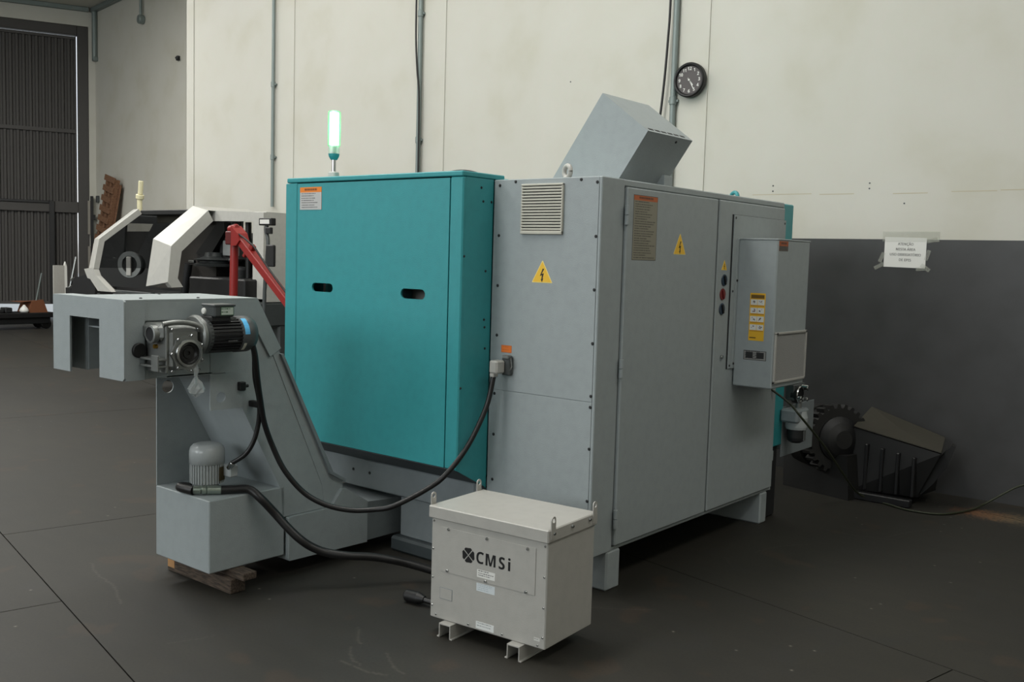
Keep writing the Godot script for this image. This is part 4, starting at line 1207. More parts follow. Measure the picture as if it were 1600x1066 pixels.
# ------------------------------------------------------------------ on the walls
func make_wall_things() -> void:
	var cond := [
		[V(-9.115, 2.0, BACK + 0.03), "grey conduit up the back wall, leftmost of the three, above the white lathe", 0.019, [2.55, 3.35]],
		[V(-6.835, 1.6, BACK + 0.03), "grey conduit up the back wall right above the teal end cover", 0.023, [2.62, 3.82]],
		[V(-4.022, 1.6, BACK + 0.03), "grey conduit up the back wall just left of the round clock", 0.024, [2.775]],
	]
	for c in cond:
		var a: Vector3 = c[0]
		var o := thing("conduit", c[1], "conduit", a, "conduits on the back wall")
		part(o, "pipe", Mb.new().cyl(a, V(a.x, ROOM_TOP, a.z), c[2], 14), M.conduit)
		for y in c[3]:
			part(o, "coupling", Mb.new().cyl(V(a.x, y - 0.03, a.z), V(a.x, y + 0.03, a.z), c[2] + 0.006, 14, 0.003).box(V(a.x - c[2] - 0.02, y - 0.01, BACK), V(a.x + c[2] + 0.02, y + 0.01, a.z), 0.002), M.conduit)
	tag(part(self, "hanging_cable", Mb.new().tube(Mb.spline([V(-6.885, ROOM_TOP, -6.86), V(-6.87, 4.6, -6.85), V(-6.868, 3.97, -6.85), V(-6.862, 3.58, -6.848), V(-6.835, 3.275, -6.846), V(-6.806, 3.0, -6.848), V(-6.80, 2.2, -6.85), V(-6.80, 1.8, -6.85)], 6), 0.009, 8), M.rubber), "thin dark cable hanging beside the conduit behind the teal end cover", "cable", "cables hanging on the back wall")
	tag(part(self, "hanging_cable", Mb.new().tube(Mb.spline([V(-4.06, ROOM_TOP, -6.86), V(-4.07, 4.4, -6.85), V(-4.063, 3.575, -6.85), V(-4.072, 3.256, -6.85), V(-4.092, 2.912, -6.85), V(-4.122, 2.60, -6.85), V(-4.17, 2.2, -6.85)], 6), 0.010, 8), M.rubber), "thin dark cable hanging left of the clock, going down behind the roof hood", "cable", "cables hanging on the back wall")
	# clock
	var z := BACK + 0.03
	var cc := V(-3.868, 2.92, z)
	var k := thing("wall_clock", "round black wall clock with a dark face high above the cabinet", "clock", cc)
	part(k, "rim", Mb.new().lathe([Vector2(0, 0), Vector2(0.134, 0), Vector2(0.134, 0.035), Vector2(0.126, 0.046), Vector2(0.115, 0.044), Vector2(0.108, 0.03)], Mb.along(cc, cc + V(0, 0, 1)), 48), M.ink)
	part(k, "face", Mb.new().cyl(cc + V(0, 0, 0.01), cc + V(0, 0, 0.029), 0.112, 40), plain(Color(0.32, 0.30, 0.30), 0.6), "dark grey face")
	for i in 12:
		var a: float = TAU * (i + 1) / 12.0
		lettering(k, "numeral", str(i + 1), 0.034, cc + V(sin(a) * 0.086, cos(a) * 0.086, 0.030), Vector3.RIGHT, UPV, M.white, true)
	var hand := func(deg: float, L: float, w: float, name_: String):
		var d := V(sin(deg_to_rad(deg)), cos(deg_to_rad(deg)), 0)
		part(k, name_, Mb.new().box(V(-w / 2, -0.018, 0), V(w / 2, L, 0.002), 0.0, Transform3D(Basis(d.cross(Vector3(0, 0, 1)), d, Vector3(0, 0, 1)), cc + V(0, 0, 0.032))), M.white)
	hand.call(142.0, 0.055, 0.008, "hour_hand")
	hand.call(150.0, 0.086, 0.006, "minute_hand")
	part(k, "hub", Mb.new().cyl(cc + V(0, 0, 0.03), cc + V(0, 0, 0.037), 0.008, 12), M.white)
	# notice
	var p := thing("paper_notice", "white paper notice taped over the edge of the dark paint on the back wall", "notice", V(-2.175, 1.51, BACK))
	var sh := part(p, "sheet", Mb.new().plate(V(-2.175, 1.616, BACK + 0.001), V(1, -0.02, 0), V(0.0, 1, 0), 0.278, 0.205, 0.0015), M.white)
	var rows := ["ATENÇÃO", "NESTA ÁREA", "USO OBRIGATÓRIO", "DE EPIS"]
	for i in 4:
		lettering(sh, "printed_line", rows[i], 0.024, V(-2.172, 1.673 - i * 0.036, BACK + 0.003), V(1, -0.02, 0), UPV, M.dark)
	var tape := Mb.new()
	tape.box(V(-2.33, 1.69, BACK + 0.0005), V(-1.955, 1.758, BACK + 0.0042))
	part(p, "tape_strip", tape, M.film, "yellowed clear tape along the top")
	for t in [[-2.345, 1.52, 0.5], [-2.035, 1.515, -0.6], [-2.025, 1.60, 1.3], [-2.0, 1.70, 0.25], [-2.33, 1.58, 1.2], [-2.06, 1.508, 0.1]]:
		part(p, "tape_strip", Mb.new().box(V(-0.035, -0.013, 0.0005), V(0.035, 0.013, 0.0042), 0.0, Transform3D(Basis(Vector3(0, 0, 1), t[2]), V(t[0], t[1], BACK))), M.film, "torn piece of clear tape")


# ------------------------------------------------------------------ right background: the machine's air unit and scrap
func make_right_back() -> void:
	var x := -2.40
	var o := thing("air_service_unit", "small air filter and regulator on a grey plate behind the cooling unit", "air filter", V(-2.37, 0.36, -5.75))
	part(o, "mounting_plate", Mb.new().box(V(x - 0.006, 0.355, -6.02), V(x, 0.66, -5.545), 0.003), M.greydark)
	part(o, "side_gusset", Mb.new().box(V(-2.55, 0.40, -5.60), V(x - 0.006, 0.55, -5.556), 0.003), M.greydark)
	var f := V(-2.335, 0, -5.60)
	part(o, "regulator_body", Mb.new().box(V(-2.40, 0.575, -5.68), V(-2.29, 0.655, -5.50), 0.012), M.greydark)
	part(o, "filter_head", Mb.new().lathe([Vector2(0, 0.53), Vector2(0.062, 0.53), Vector2(0.066, 0.545), Vector2(0.066, 0.60), Vector2(0.055, 0.64), Vector2(0, 0.642)], Transform3D(Basis.IDENTITY, f), 20), M.pump)
	part(o, "filter_bowl", Mb.new().lathe([Vector2(0, 0.445), Vector2(0.03, 0.447), Vector2(0.05, 0.46), Vector2(0.054, 0.48), Vector2(0.054, 0.53), Vector2(0, 0.53)], Transform3D(Basis.IDENTITY, f), 20), M.dark)
	part(o, "bowl_sight", Mb.new().box(f + V(0.05, 0.465, -0.012), f + V(0.057, 0.525, 0.012), 0.003), M.alloy)
	part(o, "stem", Mb.new().cyl(f + V(0, 0.64, -0.02), f + V(0, 0.70, -0.02), 0.018, 12, 0.003), M.alloy)
	part(o, "gauge", Mb.new().cyl(V(-2.37, 0.735, -5.61), V(-2.325, 0.735, -5.61), 0.052, 24, 0.006), M.ink)
	part(o, "gauge_rim", Mb.new().lathe([Vector2(0.044, 0), Vector2(0.053, 0), Vector2(0.05, 0.006), Vector2(0.044, 0.004)], Mb.along(V(-2.325, 0.735, -5.61), V(-2, 0.735, -5.61)), 24), M.steel)
	part(o, "valve_block", Mb.new().box(V(-2.40, 0.70, -5.72), V(-2.34, 0.80, -5.56), 0.008), M.motorgrey)
	for q in [[V(-2.34, 0.775, -5.66), 0.018], [V(-2.34, 0.705, -5.66), 0.012], [V(-2.345, 0.72, -5.575), 0.013]]:
		part(o, "fitting", Mb.new().cyl(q[0], q[0] + V(0.045, 0, 0), q[1], 12, 0.004), M.steel, "bright fitting")

	var s := thing("scrap_machine_part", "dark scrap machine part with a toothed wheel and tilted sheet, against the back wall", "machine part", V(-2.15, 0, -6.5))
	# toothed wheel, its axle pointing roughly at the camera's left
	var ax := V(0.80, 0.10, 0.58).normalized()
	var wc := V(-2.42, 0.36, -6.40)
	var teeth := PackedVector2Array()
	for i in 26:
		for k in 4:
			var a: float = TAU * (i + [0.0, 0.15, 0.5, 0.65][k]) / 26
			teeth.append(Vector2(cos(a), sin(a)) * [0.205, 0.232, 0.232, 0.205][k])
	var wf := Mb.along(wc, wc + ax)
	var pf := Transform3D(Basis(wf.basis.x, wf.basis.z, wf.basis.y), wc)
	part(s, "toothed_wheel", Mb.new().prism(teeth, pf, 0.09, [circle(Vector2.ZERO, 0.15)]), M.grime)
	part(s, "wheel_hub", Mb.new().lathe([Vector2(0, -0.16), Vector2(0.14, -0.16), Vector2(0.15, -0.1), Vector2(0.15, 0.1), Vector2(0.11, 0.13), Vector2(0.06, 0.15), Vector2(0, 0.15)], wf, 28), M.black)
	part(s, "wheel_guard", Mb.new().lathe([Vector2(0.21, -0.19), Vector2(0.225, -0.19), Vector2(0.225, -0.05), Vector2(0.21, -0.05)], wf, 32), M.grime)
	part(s, "base_block", Mb.new().loft([V(-2.72, 0.0, -6.35), V(-2.22, 0.0, -6.22), V(-2.15, 0.0, -6.62), V(-2.65, 0.0, -6.78)], [V(-2.75, 0.25, -6.40), V(-2.26, 0.28, -6.27), V(-2.2, 0.28, -6.60), V(-2.68, 0.25, -6.75)]), M.grime)
	part(s, "casting", Mb.new().loft([V(-2.25, 0.05, -6.36), V(-1.86, 0.05, -6.44), V(-1.83, 0.05, -6.74), V(-2.22, 0.05, -6.74)], [V(-2.272, 0.452, -6.405), V(-1.72, 0.355, -6.40), V(-1.80, 0.395, -6.755), V(-2.285, 0.54, -6.755)]), M.grime)
	for i in 4:
		var xx := -2.18 + i * 0.10
		part(s, "casting_rib", Mb.new().box(V(xx, 0.06, -6.42), V(xx + 0.02, 0.36 - i * 0.015, -6.36), 0.004), M.black)
	part(s, "tilted_sheet", Mb.new().loft([V(-2.272, 0.458, -6.398), V(-1.717, 0.362, -6.398), V(-1.796, 0.402, -6.755), V(-2.285, 0.548, -6.755)], [V(-2.272, 0.464, -6.398), V(-1.717, 0.368, -6.398), V(-1.796, 0.408, -6.755), V(-2.285, 0.555, -6.755)]), M.olive, "flat olive-brown sheet")
	var fin := []
	var fin2 := []
	for q in [[-1.85, 0.06], [-1.78, 0.14], [-1.70, 0.26], [-1.655, 0.40], [-1.68, 0.405], [-1.74, 0.32], [-1.82, 0.30], [-1.90, 0.30]]:
		fin.append(V(q[0], q[1], -6.48))
		fin2.append(V(q[0] - 0.02, q[1], -6.56))
	part(s, "curved_fin", Mb.new().loft(fin, fin2), M.grime)
	part(s, "skid_bar", Mb.new().box(V(-2.30, 0.0, -6.36), V(-1.86, 0.05, -6.30), 0.006, Transform3D.IDENTITY), M.black)


# ------------------------------------------------------------------ left background
func make_white_lathe() -> void:
	var o := thing("white_lathe", "white and grey turning lathe with open hoods along the back wall, partly stripped", "lathe", V(-9.0, 0, -5.9))
	# outlines across x (z, y): outer skin of the hoods
	var H1 := [[-5.30, 1.264], [-5.366, 1.582], [-5.819, 1.924]]
	var L := [[-5.30, 1.116], [-5.380, 1.593], [-5.831, 1.948]]
	var R := [[-5.358, 1.169], [-5.395, 1.525], [-5.812, 1.897]]
	var I := [[-5.468, 1.206], [-5.512, 1.475], [-5.872, 1.793]]
	# front collar: skin between the left outline and the lower right outline
	var col := Mb.new()
	var P := func(x: float, q: Array): return V(x, q[1], q[0])
	for i in 2:
		col.quad(P.call(-9.05, L[i]), P.call(-9.05, L[i + 1]), P.call(-8.75, R[i + 1]), P.call(-8.75, R[i]), V(0, 0.5, 1))
		col.quad(P.call(-9.05, L[i]), P.call(-9.05, L[i + 1]), P.call(-9.05, [L[i + 1][0] - 0.05, L[i + 1][1] - 0.04]), P.call(-9.05, [L[i][0] - 0.08, L[i][1]]), V(-1, 0, 0))
		col.quad(P.call(-8.75, R[i]), P.call(-8.75, R[i + 1]), P.call(-8.75, I[i + 1]), P.call(-8.75, I[i]), V(1, 0, 0))
		col.quad(P.call(-8.75, I[i]), P.call(-8.75, I[i + 1]), P.call(-9.03, [L[i + 1][0] - 0.06, L[i + 1][1] - 0.1]), P.call(-9.03, [L[i][0] - 0.14, L[i][1] + 0.06]), V(0, -0.5, -1))
	col.quad(P.call(-9.05, L[0]), P.call(-8.75, R[0]), P.call(-8.75, I[0]), P.call(-9.05, [-5.44, 1.116]), V(0, -1, 0))
	col.quad(P.call(-9.05, L[2]), P.call(-8.75, R[2]), P.call(-8.75, [-6.5, 1.90]), P.call(-9.05, [-6.5, 1.948]), V(0, 1, 0))
	part(o, "hood_collar", col, M.cream, "white angled hood cheek")
	part(o, "collar_toe", Mb.new().prism(V2s([-5.358, 1.169, -5.468, 1.206, -5.528, 1.12, -5.40, 1.115]), across_x(-8.82), 0.07), M.cream)
	# door frame at the left end: a thin folded strip
	var fr := Mb.new()
	var In := [[-5.362, 1.264], [-5.425, 1.556], [-5.86, 1.875]]
	for i in 2:
		fr.prism(V2s([H1[i][0], H1[i][1], H1[i + 1][0], H1[i + 1][1], In[i + 1][0], In[i + 1][1], In[i][0], In[i][1]]), across_x(-10.12), 0.035)
		fr.quad(P.call(-10.30, [H1[i][0] - 0.06, H1[i][1]]), P.call(-10.30, [H1[i + 1][0] - 0.06, H1[i + 1][1]]), P.call(-10.12, H1[i + 1]), P.call(-10.12, H1[i]), V(-0.3, 0.5, 1))
	part(o, "door_frame", fr, M.cream, "thin white door frame")
	part(o, "left_foot_cover", Mb.new().prism(V2s([-10.29, 1.255, -10.10, 1.275, -10.04, 1.19, -9.72, 1.03, -10.0, 1.03, -10.16, 1.15, -10.22, 1.16]), across_z(-5.36), 0.06), M.cream)
	part(o, "sill_rail", Mb.new().box(V(-10.05, 0, 0), V(-9.05, 0.03, 0.05), 0.004, Transform3D(Basis.IDENTITY, V(0, 1.02, -5.4))), M.motorgrey)
	# roof edge between the hoods, and the panes
	part(o, "roof_beam", Mb.new().box(V(-10.12, 1.86, -6.5), V(-9.04, 1.915, -5.86), 0.008), M.dark)
	part(o, "roof_pane", Mb.new().box(V(-10.05, 1.78, -6.05), V(-9.08, 1.86, -6.02), 0.003), M.olive)
	part(o, "left_pane", Mb.new().prism(V2s([-5.37, 1.27, -5.43, 1.55, -5.83, 1.85, -6.3, 1.85, -6.3, 1.27]), across_x(-10.25), 0.006), M.glass)
	# back of the chip room with its opening to the wall behind
	part(o, "back_panel", Mb.new().prism(V2s([-12.22, 1.0, -9.1, 1.0, -9.1, 1.93, -11.22, 1.90, -12.22, 1.55]), across_z(-6.49), 0.03, [V2s([-11.50, 1.80, -10.868, 1.79, -11.27, 1.36, -11.46, 1.36, -11.55, 1.42])]), M.dark)
	part(o, "sliding_shutter", Mb.new().prism(V2s([-9.15, 1.05, -9.15, 1.82, -9.75, 1.82, -10.35, 1.05]), across_z(-6.2), 0.02), plain(Color(0.19, 0.175, 0.16), 0.5))
	# chuck with a pale ring
	var cc := V(-10.78, 1.30, -6.12)
	part(o, "chuck", Mb.new().lathe([Vector2(0.10, 0), Vector2(0.155, 0), Vector2(0.155, 0.03), Vector2(0.10, 0.03), Vector2(0.10, 0)], Mb.along(cc, cc + V(0.5, 0, 1)), 28), M.alloy, "pale metal ring")
	part(o, "chuck_jaw", Mb.new().box(V(-0.03, -0.13, 0.03), V(0.03, 0.09, 0.05), 0.004, Transform3D(Basis(UPV, 0.46), cc)), M.cream)
	part(o, "chuck_body", Mb.new().cyl(cc - V(0.05, 0, 0.1), cc, 0.13, 24, 0.01), M.ink)
	# base, mostly behind the conveyor
	part(o, "machine_base", Mb.new().box(V(-10.1, 0.0, -6.5), V(-7.96, 1.0, -6.1), 0.02).box(V(-10.1, 0.75, -6.3), V(-7.95, 1.0, -5.5), 0.02), M.motorgrey)
	part(o, "tool_carriage", Mb.new().box(V(-9.0, 1.0, -6.45), V(-8.05, 1.22, -5.75), 0.015), M.black)
	# fascia, right panel and the stripped works between
	part(o, "fascia", Mb.new().prism(V2s([-8.90, 1.905, -7.95, 1.876, -7.95, 1.03, -8.12, 1.03, -8.12, 1.79, -8.80, 1.794]), across_z(-5.93), 0.03), M.cream)
	part(o, "fascia_roof", Mb.new().box(V(-8.76, 1.872, -6.5), V(-7.95, 1.884, -5.93), 0.003), M.cream)
	part(o, "side_panel", Mb.new().box(V(-7.965, 1.0, -6.5), V(-7.95, 1.875, -5.93), 0.004), M.cream)
	var y := -6.1
	part(o, "turret_cover", Mb.new().loft([V(-9.16, 1.42, y - 0.2), V(-8.86, 1.72, y - 0.2), V(-8.90, 1.80, y - 0.2), V(-9.02, 1.80, y - 0.2), V(-9.42, 1.45, y - 0.2)], [V(-9.16, 1.42, y), V(-8.88, 1.70, y), V(-8.90, 1.79, y), V(-9.0, 1.80, y), V(-9.42, 1.45, y)]), M.ink)
	part(o, "grey_slide", Mb.new().box(V(-9.05, 1.40, y - 0.25), V(-8.72, 1.64, y - 0.05), 0.01), M.motorgrey)
	part(o, "pale_block", Mb.new().box(V(-8.92, 1.44, y - 0.06), V(-8.70, 1.60, y), 0.008), M.pump)
	part(o, "pulley", Mb.new().lathe([Vector2(0, 1.325), Vector2(0.20, 1.325), Vector2(0.21, 1.345), Vector2(0.15, 1.36), Vector2(0.15, 1.38), Vector2(0.21, 1.395), Vector2(0.15, 1.41), Vector2(0.10, 1.43), Vector2(0.09, 1.47), Vector2(0, 1.475)], Transform3D(Basis.IDENTITY, V(-9.07, 0, y)), 28), M.motorgrey)
	part(o, "turret_arm", Mb.new().box(V(-9.40, 1.36, y - 0.1), V(-9.14, 1.45, y), 0.015).box(V(-8.98, 1.38, y - 0.12), V(-8.74, 1.44, y - 0.02), 0.01), M.black)
	part(o, "stay_rod", Mb.new().cyl(V(-9.55, 1.34, y), V(-9.63, 1.02, y), 0.045, 10), M.dark)
	part(o, "stay_rod", Mb.new().cyl(V(-9.22, 1.22, y + 0.06), V(-9.2, 1.0, y + 0.06), 0.014, 8), M.motorgrey)
	part(o, "pin", Mb.new().cyl(V(-9.50, 1.365, y + 0.02), V(-9.40, 1.365, y + 0.02), 0.02, 12, 0.004).cyl(V(-8.76, 1.40, y + 0.02), V(-8.70, 1.40, y + 0.02), 0.018, 12, 0.004), M.steel)
	part(o, "guide_rod", Mb.new().cyl(V(-8.47, 1.0, y), V(-8.47, 1.79, y), 0.032, 10), M.ink)
	part(o, "guide_rod", Mb.new().cyl(V(-8.88, 1.5, y - 0.1), V(-8.88, 1.79, y - 0.1), 0.022, 10), M.motorgrey)
	part(o, "hose_drum", Mb.new().cyl(V(-8.60, 1.0, y + 0.02), V(-8.56, 1.33, y + 0.02), 0.08, 18, 0.02), M.dark)
	part(o, "rear_plate", Mb.new().box(V(-9.1, 1.0, -6.5), V(-8.1, 1.45, -6.44)), M.black)
	# signal tower on the roof
	var t := V(-10.2, 1.93, -5.9)
	part(o, "signal_tower", Mb.new().cyl(t + V(0, -0.05, 0), t + V(0, 0.11, 0), 0.028, 14, 0.004).cyl(t + V(0, 0.11, 0), t + V(0.01, 0.16, 0), 0.045, 14, 0.006).cyl(t + V(0.012, 0.16, 0), t + V(0.03, 0.31, 0), 0.027, 14, 0.006), plain(Color(0.88, 0.85, 0.70), 0.4), "cream signal tower, unlit")

	# work lamp or read-out on a bent post
	var w := thing("readout_box", "small black-framed box with a pale window on a bent grey post beside the white lathe", "read-out", V(-7.53, 0, -5.6))
	part(w, "box_frame", Mb.new().box(V(-7.622, 1.738, -5.66), V(-7.437, 1.806, -5.60), 0.006), M.ink)
	part(w, "pale_window", Mb.new().box(V(-7.600, 1.752, -5.602), V(-7.460, 1.792, -5.598)), M.white)
	part(w, "post", Mb.new().tube(Mb.spline([V(-7.53, 1.74, -5.63), V(-7.535, 1.70, -5.62), V(-7.49, 1.58, -5.61), V(-7.50, 1.34, -5.6), V(-7.526, 1.04, -5.6), V(-7.53, 0.0, -5.6)], 6), 0.018, 10), M.motorgrey)
	part(w, "clamp", Mb.new().box(V(-7.51, 1.66, -5.63), V(-7.44, 1.72, -5.59), 0.006).box(V(-7.49, 1.36, -5.62), V(-7.38, 1.56, -5.58), 0.01), M.dark)


func make_crane() -> void:
	var z := -4.8
	var o := thing("workshop_crane", "red folding workshop crane with its boom lowered towards the teal end cover", "crane", V(-6.87, 0, z))
	part(o, "mast", Mb.new().cyl(V(-6.888, 0.12, z), V(-6.852, 1.60, z), 0.034, 16), M.red)
	part(o, "head_bracket", Mb.new().box(V(-6.915, 1.545, z - 0.045), V(-6.825, 1.655, z + 0.05), 0.008), plain(Color(0.33, 0.05, 0.05), 0.5), "dark red head bracket")
	part(o, "head_cap", Mb.new().cyl(V(-6.915, 1.668, z), V(-6.815, 1.685, z), 0.034, 14, 0.01), M.red)
	part(o, "pivot_plate", Mb.new().loft([V(-6.835, 1.70, z - 0.05), V(-6.75, 1.64, z - 0.05), V(-6.72, 1.58, z - 0.05), V(-6.76, 1.54, z - 0.05), V(-6.835, 1.535, z - 0.05)], [V(-6.835, 1.70, z + 0.05), V(-6.75, 1.64, z + 0.05), V(-6.72, 1.58, z + 0.05), V(-6.76, 1.54, z + 0.05), V(-6.835, 1.535, z + 0.05)]), M.red)
	var a := V(-6.79, 1.605, z)
	var b := V(-6.02, 1.01, z)
	part(o, "boom", Mb.new().box(V(-0.032, 0, -0.035), V(0.032, a.distance_to(b), 0.035), 0.006, Mb.along(a, b)), M.red)
	var d := (b - a).normalized()
	part(o, "pump_lug", Mb.new().box(V(-0.07, 0.17, -0.02), V(-0.03, 0.21, 0.02), 0.004, Mb.along(a, b)).box(V(0.03, 0.14, -0.02), V(0.075, 0.17, 0.02), 0.004, Mb.along(a, b)), M.red)
	part(o, "hose", Mb.new().tube(Mb.spline([V(-6.75, 1.63, z + 0.03), V(-6.683, 1.603, z + 0.03), V(-6.60, 1.560, z + 0.03), V(-6.545, 1.53, z + 0.03), V(-6.40, 1.40, z + 0.03), V(-6.234, 1.262, z + 0.03), V(-6.05, 1.12, z + 0.03)], 6), 0.008, 8), M.rubber)
	part(o, "base_leg", Mb.new().box(V(-6.93, 0.06, z - 0.55), V(-6.85, 0.13, z + 0.12), 0.006), M.red)
	part(o, "base_leg", Mb.new().box(V(-7.2, 0.06, z - 0.04), V(-5.7, 0.13, z + 0.04), 0.006), M.red)
	for p in [V(-7.15, 0.05, z), V(-5.75, 0.05, z), V(-6.89, 0.05, z - 0.5)]:
		part(o, "castor", Mb.new().cyl(p + V(0, 0, -0.02), p + V(0, 0, 0.02), 0.05, 16, 0.005), M.ink)
	# wall-side cabinet that shows as a dark strip
	var c := thing("steel_locker", "plain pale grey steel locker standing between the white lathe and the teal end cover", "locker", V(-8.71, 0, -6.73))
	part(c, "body", Mb.new().box(V(-8.82, 0.05, -6.88), V(-8.60, 1.70, -6.58), 0.006), M.pale)
	part(c, "plinth", Mb.new().box(V(-8.81, 0.0, -6.87), V(-8.61, 0.05, -6.60)), M.dark)


func make_far_bay() -> void:
	var F := Transform3D(Basis(FAR_DIR, UPV, Vector3(-FAR_DIR.z, 0, FAR_DIR.x)), CORNER)   # x along the far wall, z into the room
	var fp := func(t: float, y: float, z: float): return F * V(t, y, z)
	# tall slatted skid leaning on the wall
	var o := thing("slatted_skid", "tall narrow wooden skid with slats, leaning on the far wall behind the white lathe", "skid", fp.call(0.9, 0.0, 0.3))
	var lean := F * Transform3D(Basis(Vector3(0, 0, 1), -0.20) * Basis(Vector3(1, 0, 0), -0.10), V(0.55, 0.0, 0.38))
	for x in [0.0, 0.22, 0.42]:
		part(o, "stringer", Mb.new().box(V(x, 0, 0), V(x + 0.07, 2.98, 0.10), 0.006, lean), M.woodred)
	for i in 15:
		part(o, "slat", Mb.new().box(V(-0.04, 0.03 + i * 0.205, 0.10), V(0.50 if i % 3 else 0.44, 0.03 + i * 0.205 + 0.115, 0.125), 0.004, lean), M.woodred)
	part(o, "back_board", Mb.new().box(V(0.30, 0.0, -0.02), V(0.56, 2.9, 0.0), 0.003, lean), M.woodred)
	# electrical bits on the far wall
	var cnd := thing("corner_conduit", "short grey conduit hanging down the corner beside the tall dark gate", "conduit", fp.call(0.12, 5.36, 0.05))
	part(cnd, "pipe", Mb.new().cyl(fp.call(0.12, 5.36, 0.05), fp.call(0.12, ROOM_TOP, 0.05), 0.055, 12), M.conduit)
	part(cnd, "end_box", Mb.new().box(V(0.06, 5.33, 0.0), V(0.18, 5.42, 0.09), 0.01, F), M.conduit)
	var dr := thing("ceiling_drop", "thin grey conduit drop with a round end box high on the far wall", "conduit", fp.call(2.64, 5.75, 0.06))
	part(dr, "pipe", Mb.new().cyl(fp.call(2.64, 5.80, 0.06), fp.call(2.64, ROOM_TOP, 0.06), 0.028, 10), M.conduit)
	part(dr, "round_box", Mb.new().cyl(fp.call(2.64, 5.78, 0.0), fp.call(2.64, 5.78, 0.11), 0.085, 16, 0.012), M.conduit)
	var tr := thing("cable_tray", "dark cable run along the top of the far wall right of the gate", "cable tray", CORNER + V(0, ROOM_TOP - 0.08, 0))
	part(tr, "run", Mb.new().box(V(0.02, ROOM_TOP - 0.09, 0.003), V(9.2, ROOM_TOP - 0.004, 0.10), 0.006, F), M.conduit)
	tr = thing("cable_tray", "dark cable run along the top of the wall above the tall gate", "cable tray", CORNER + V(0, ROOM_TOP - 0.08, 0))
	var G := Transform3D(Basis(GATE_DIR, UPV, Vector3(GATE_DIR.z, 0, -GATE_DIR.x)), CORNER)   # z into the room
	part(tr, "run", Mb.new().box(V(0.12, ROOM_TOP - 0.09, 0.003), V(6.0, ROOM_TOP - 0.004, 0.10), 0.006, G), M.conduit)
	tag(part(self, "wall_switch", Mb.new().box(V(0.11, 2.42, 0.0), V(0.21, 2.56, 0.05), 0.008, F), M.motorgrey), "small grey wall switch between the gate and the leaning skid", "switch")
	tag(part(self, "wall_bracket", Mb.new().box(V(4.22, 4.82, 0.0), V(4.30, 4.90, 0.05), 0.008, F).cyl(fp.call(4.28, 4.86, 0.05), fp.call(4.36, 4.84, 0.10), 0.02, 8), M.dark), "tiny dark bracket high on the far wall beside the pale wall edge", "bracket")
	# the black steel frame by the gate post
	var bf := thing("steel_stand", "narrow black upright steel stand against the gate post, with pale infill", "stand", G * V(0.10, 0, 0.1))
	part(bf, "upright", Mb.new().box(V(0.06, 0, 0.08), V(0.12, 2.55, 0.14), 0.004, G), M.ink)
	part(bf, "pale_infill", Mb.new().box(V(0.12, 1.75, 0.09), V(0.17, 2.45, 0.11), 0.002, G).box(V(0.12, 0.8, 0.09), V(0.17, 1.5, 0.11), 0.002, G), M.pale)
	part(bf, "hinge_knob", Mb.new().box(V(0.02, 2.05, 0.10), V(0.07, 2.16, 0.15), 0.006, G), M.ink)
	# clutter in front of the gate
	var c := thing("hand_truck", "low dark flatbed hand truck loaded with odds and ends before the gate", "hand truck", V(-17.5, 0, -7.9))
	part(c, "deck", Mb.new().box(V(-18.0, 0.21, -8.45), V(-17.45, 0.30, -7.0), 0.01), M.black)
	part(c, "frame_rail", Mb.new().box(V(-17.96, 0.10, -8.4), V(-17.52, 0.21, -7.1), 0.01), M.dark)
	for p in [V(-17.6, 0.09, -8.35), V(-17.6, 0.09, -7.3), V(-17.9, 0.09, -8.35), V(-17.9, 0.09, -7.3)]:
		part(c, "wheel", Mb.new().cyl(p + V(-0.03, 0, 0), p + V(0.03, 0, 0), 0.09, 16, 0.01), M.ink)
	var cb := thing("open_carton", "brown cardboard carton on the dark hand truck by the gate", "carton", V(-17.7, 0.30, -8.15))
	part(cb, "carton_body", Mb.new().loft([V(-17.9, 0.301, -8.30), V(-17.5, 0.301, -8.34), V(-17.5, 0.301, -8.02), V(-17.9, 0.301, -7.98)], [V(-17.86, 0.50, -8.22), V(-17.52, 0.53, -8.27), V(-17.52, 0.50, -8.06), V(-17.86, 0.49, -8.03)]), M.brown)
	part(cb, "flap", Mb.new().loft([V(-17.52, 0.50, -8.06), V(-17.86, 0.49, -8.03), V(-17.84, 0.49, -7.84), V(-17.5, 0.485, -7.86)], [V(-17.52, 0.508, -8.06), V(-17.86, 0.498, -8.03), V(-17.84, 0.498, -7.84), V(-17.5, 0.493, -7.86)]), M.brown)
	var bg := Mb.new().lathe([Vector2(0, 0.301), Vector2(0.07, 0.305), Vector2(0.09, 0.34), Vector2(0.07, 0.38), Vector2(0.03, 0.42), Vector2(0.02, 0.44), Vector2(0, 0.44)], Transform3D(Basis(UPV, 0.4).scaled(Vector3(1, 1, 0.85)), V(-17.52, 0, -7.93)), 14, true)
	tag(part(self, "white_sack", bg, M.white), "small tied white sack beside the brown carton on the hand truck", "sack")
	var hp := Mb.new()
	for i in 5:
		var q := V(-17.7, 0.30, -7.15 - i * 0.14)
		hp.box(q + V(-0.1, 0.0, -0.05), q + V(0.12, 0.06 + 0.03 * (i % 3), 0.07), 0.012)
	tag(part(self, "metal_offcuts", hp, M.dark), "heap of dark metal offcuts on the hand truck left of the carton", "offcuts")
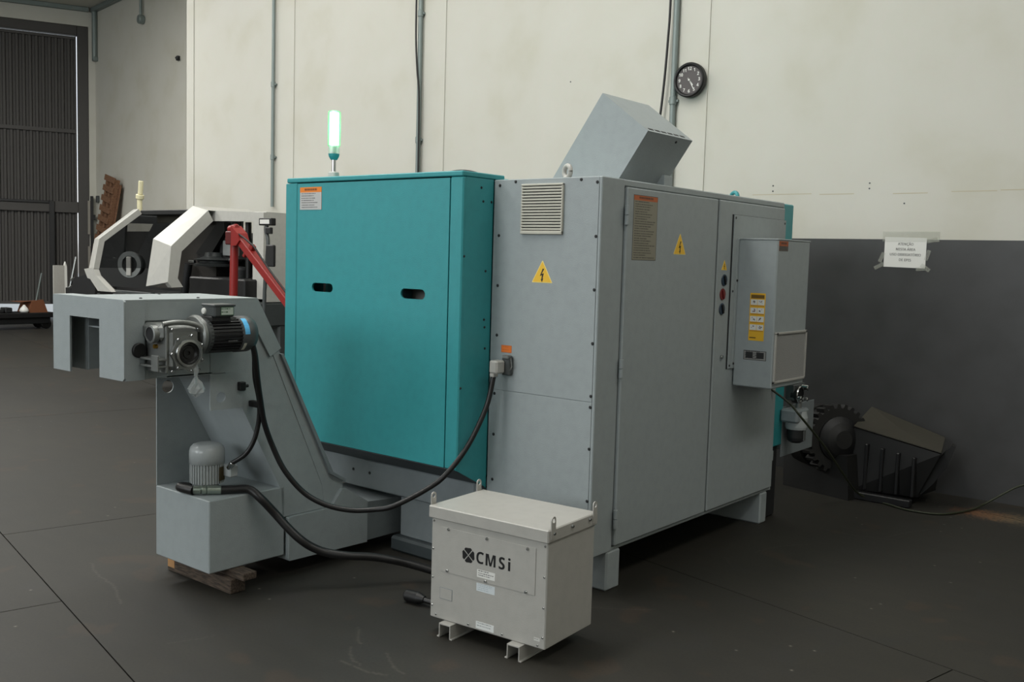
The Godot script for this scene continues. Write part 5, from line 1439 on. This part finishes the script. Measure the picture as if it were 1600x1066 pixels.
	tag(part(self, "broom_handle", Mb.new().cyl(V(-17.62, 0.31, -8.15), V(-17.5, 1.0, -8.236), 0.014, 8, 0.003), M.conduit), "thin grey stick standing up out of the carton by the gate", "stick")
	var pn := thing("pale_board", "pale grey upright board with a bright edge in front of the gate", "board", V(-16.0, 0, -7.8))
	part(pn, "board", Mb.new().box(V(-16.03, 0.02, -7.91), V(-16.0, 1.172, -7.725), 0.003), M.beige)
	part(pn, "edge_strip", Mb.new().loft([V(-16.0, 0.02, -7.96), V(-16.0, 0.02, -7.925), V(-16.0, 1.15, -7.905), V(-16.0, 1.235, -7.925), V(-16.0, 1.15, -7.95)], [V(-16.04, 0.02, -7.96), V(-16.04, 0.02, -7.925), V(-16.04, 1.15, -7.905), V(-16.04, 1.235, -7.925), V(-16.04, 1.15, -7.95)]), M.white)
	var dm := thing("dark_machine", "dark covered machine with a slanted bright rod between the gate and the white lathe", "machine", V(-14.6, 0, -7.7))
	part(dm, "body", Mb.new().loft([V(-14.9, 0.0, -8.0), V(-14.3, 0.0, -8.0), V(-14.3, 0.0, -7.5), V(-14.9, 0.0, -7.3)], [V(-14.85, 1.1, -7.95), V(-14.4, 1.15, -7.9), V(-14.4, 1.12, -7.6), V(-14.8, 1.0, -7.45)]), M.black)
	part(dm, "slanted_rod", Mb.new().cyl(V(-15.0, 0.85, -7.50), V(-15.0, 1.33, -7.60), 0.018, 10), M.steel)
	part(dm, "lever_joint", Mb.new().cyl(V(-15.0, 0.98, -7.53), V(-14.96, 0.98, -7.53), 0.035, 12, 0.005).cyl(V(-15.0, 0.84, -7.5), V(-14.96, 0.84, -7.5), 0.045, 12, 0.005), M.alloy)
	part(dm, "support", Mb.new().box(V(-15.05, 0.0, -7.55), V(-14.9, 0.85, -7.45), 0.005), M.dark)


func _ready() -> void:
	rng.seed = 1
	make_view()
	make_materials()
	make_hall()
	make_lathe()
	make_cabinet()
	make_conveyor()
	make_cables()
	make_transformer()
	make_white_lathe()
	make_crane()
	make_right_back()
	make_wall_things()
	make_far_bay()
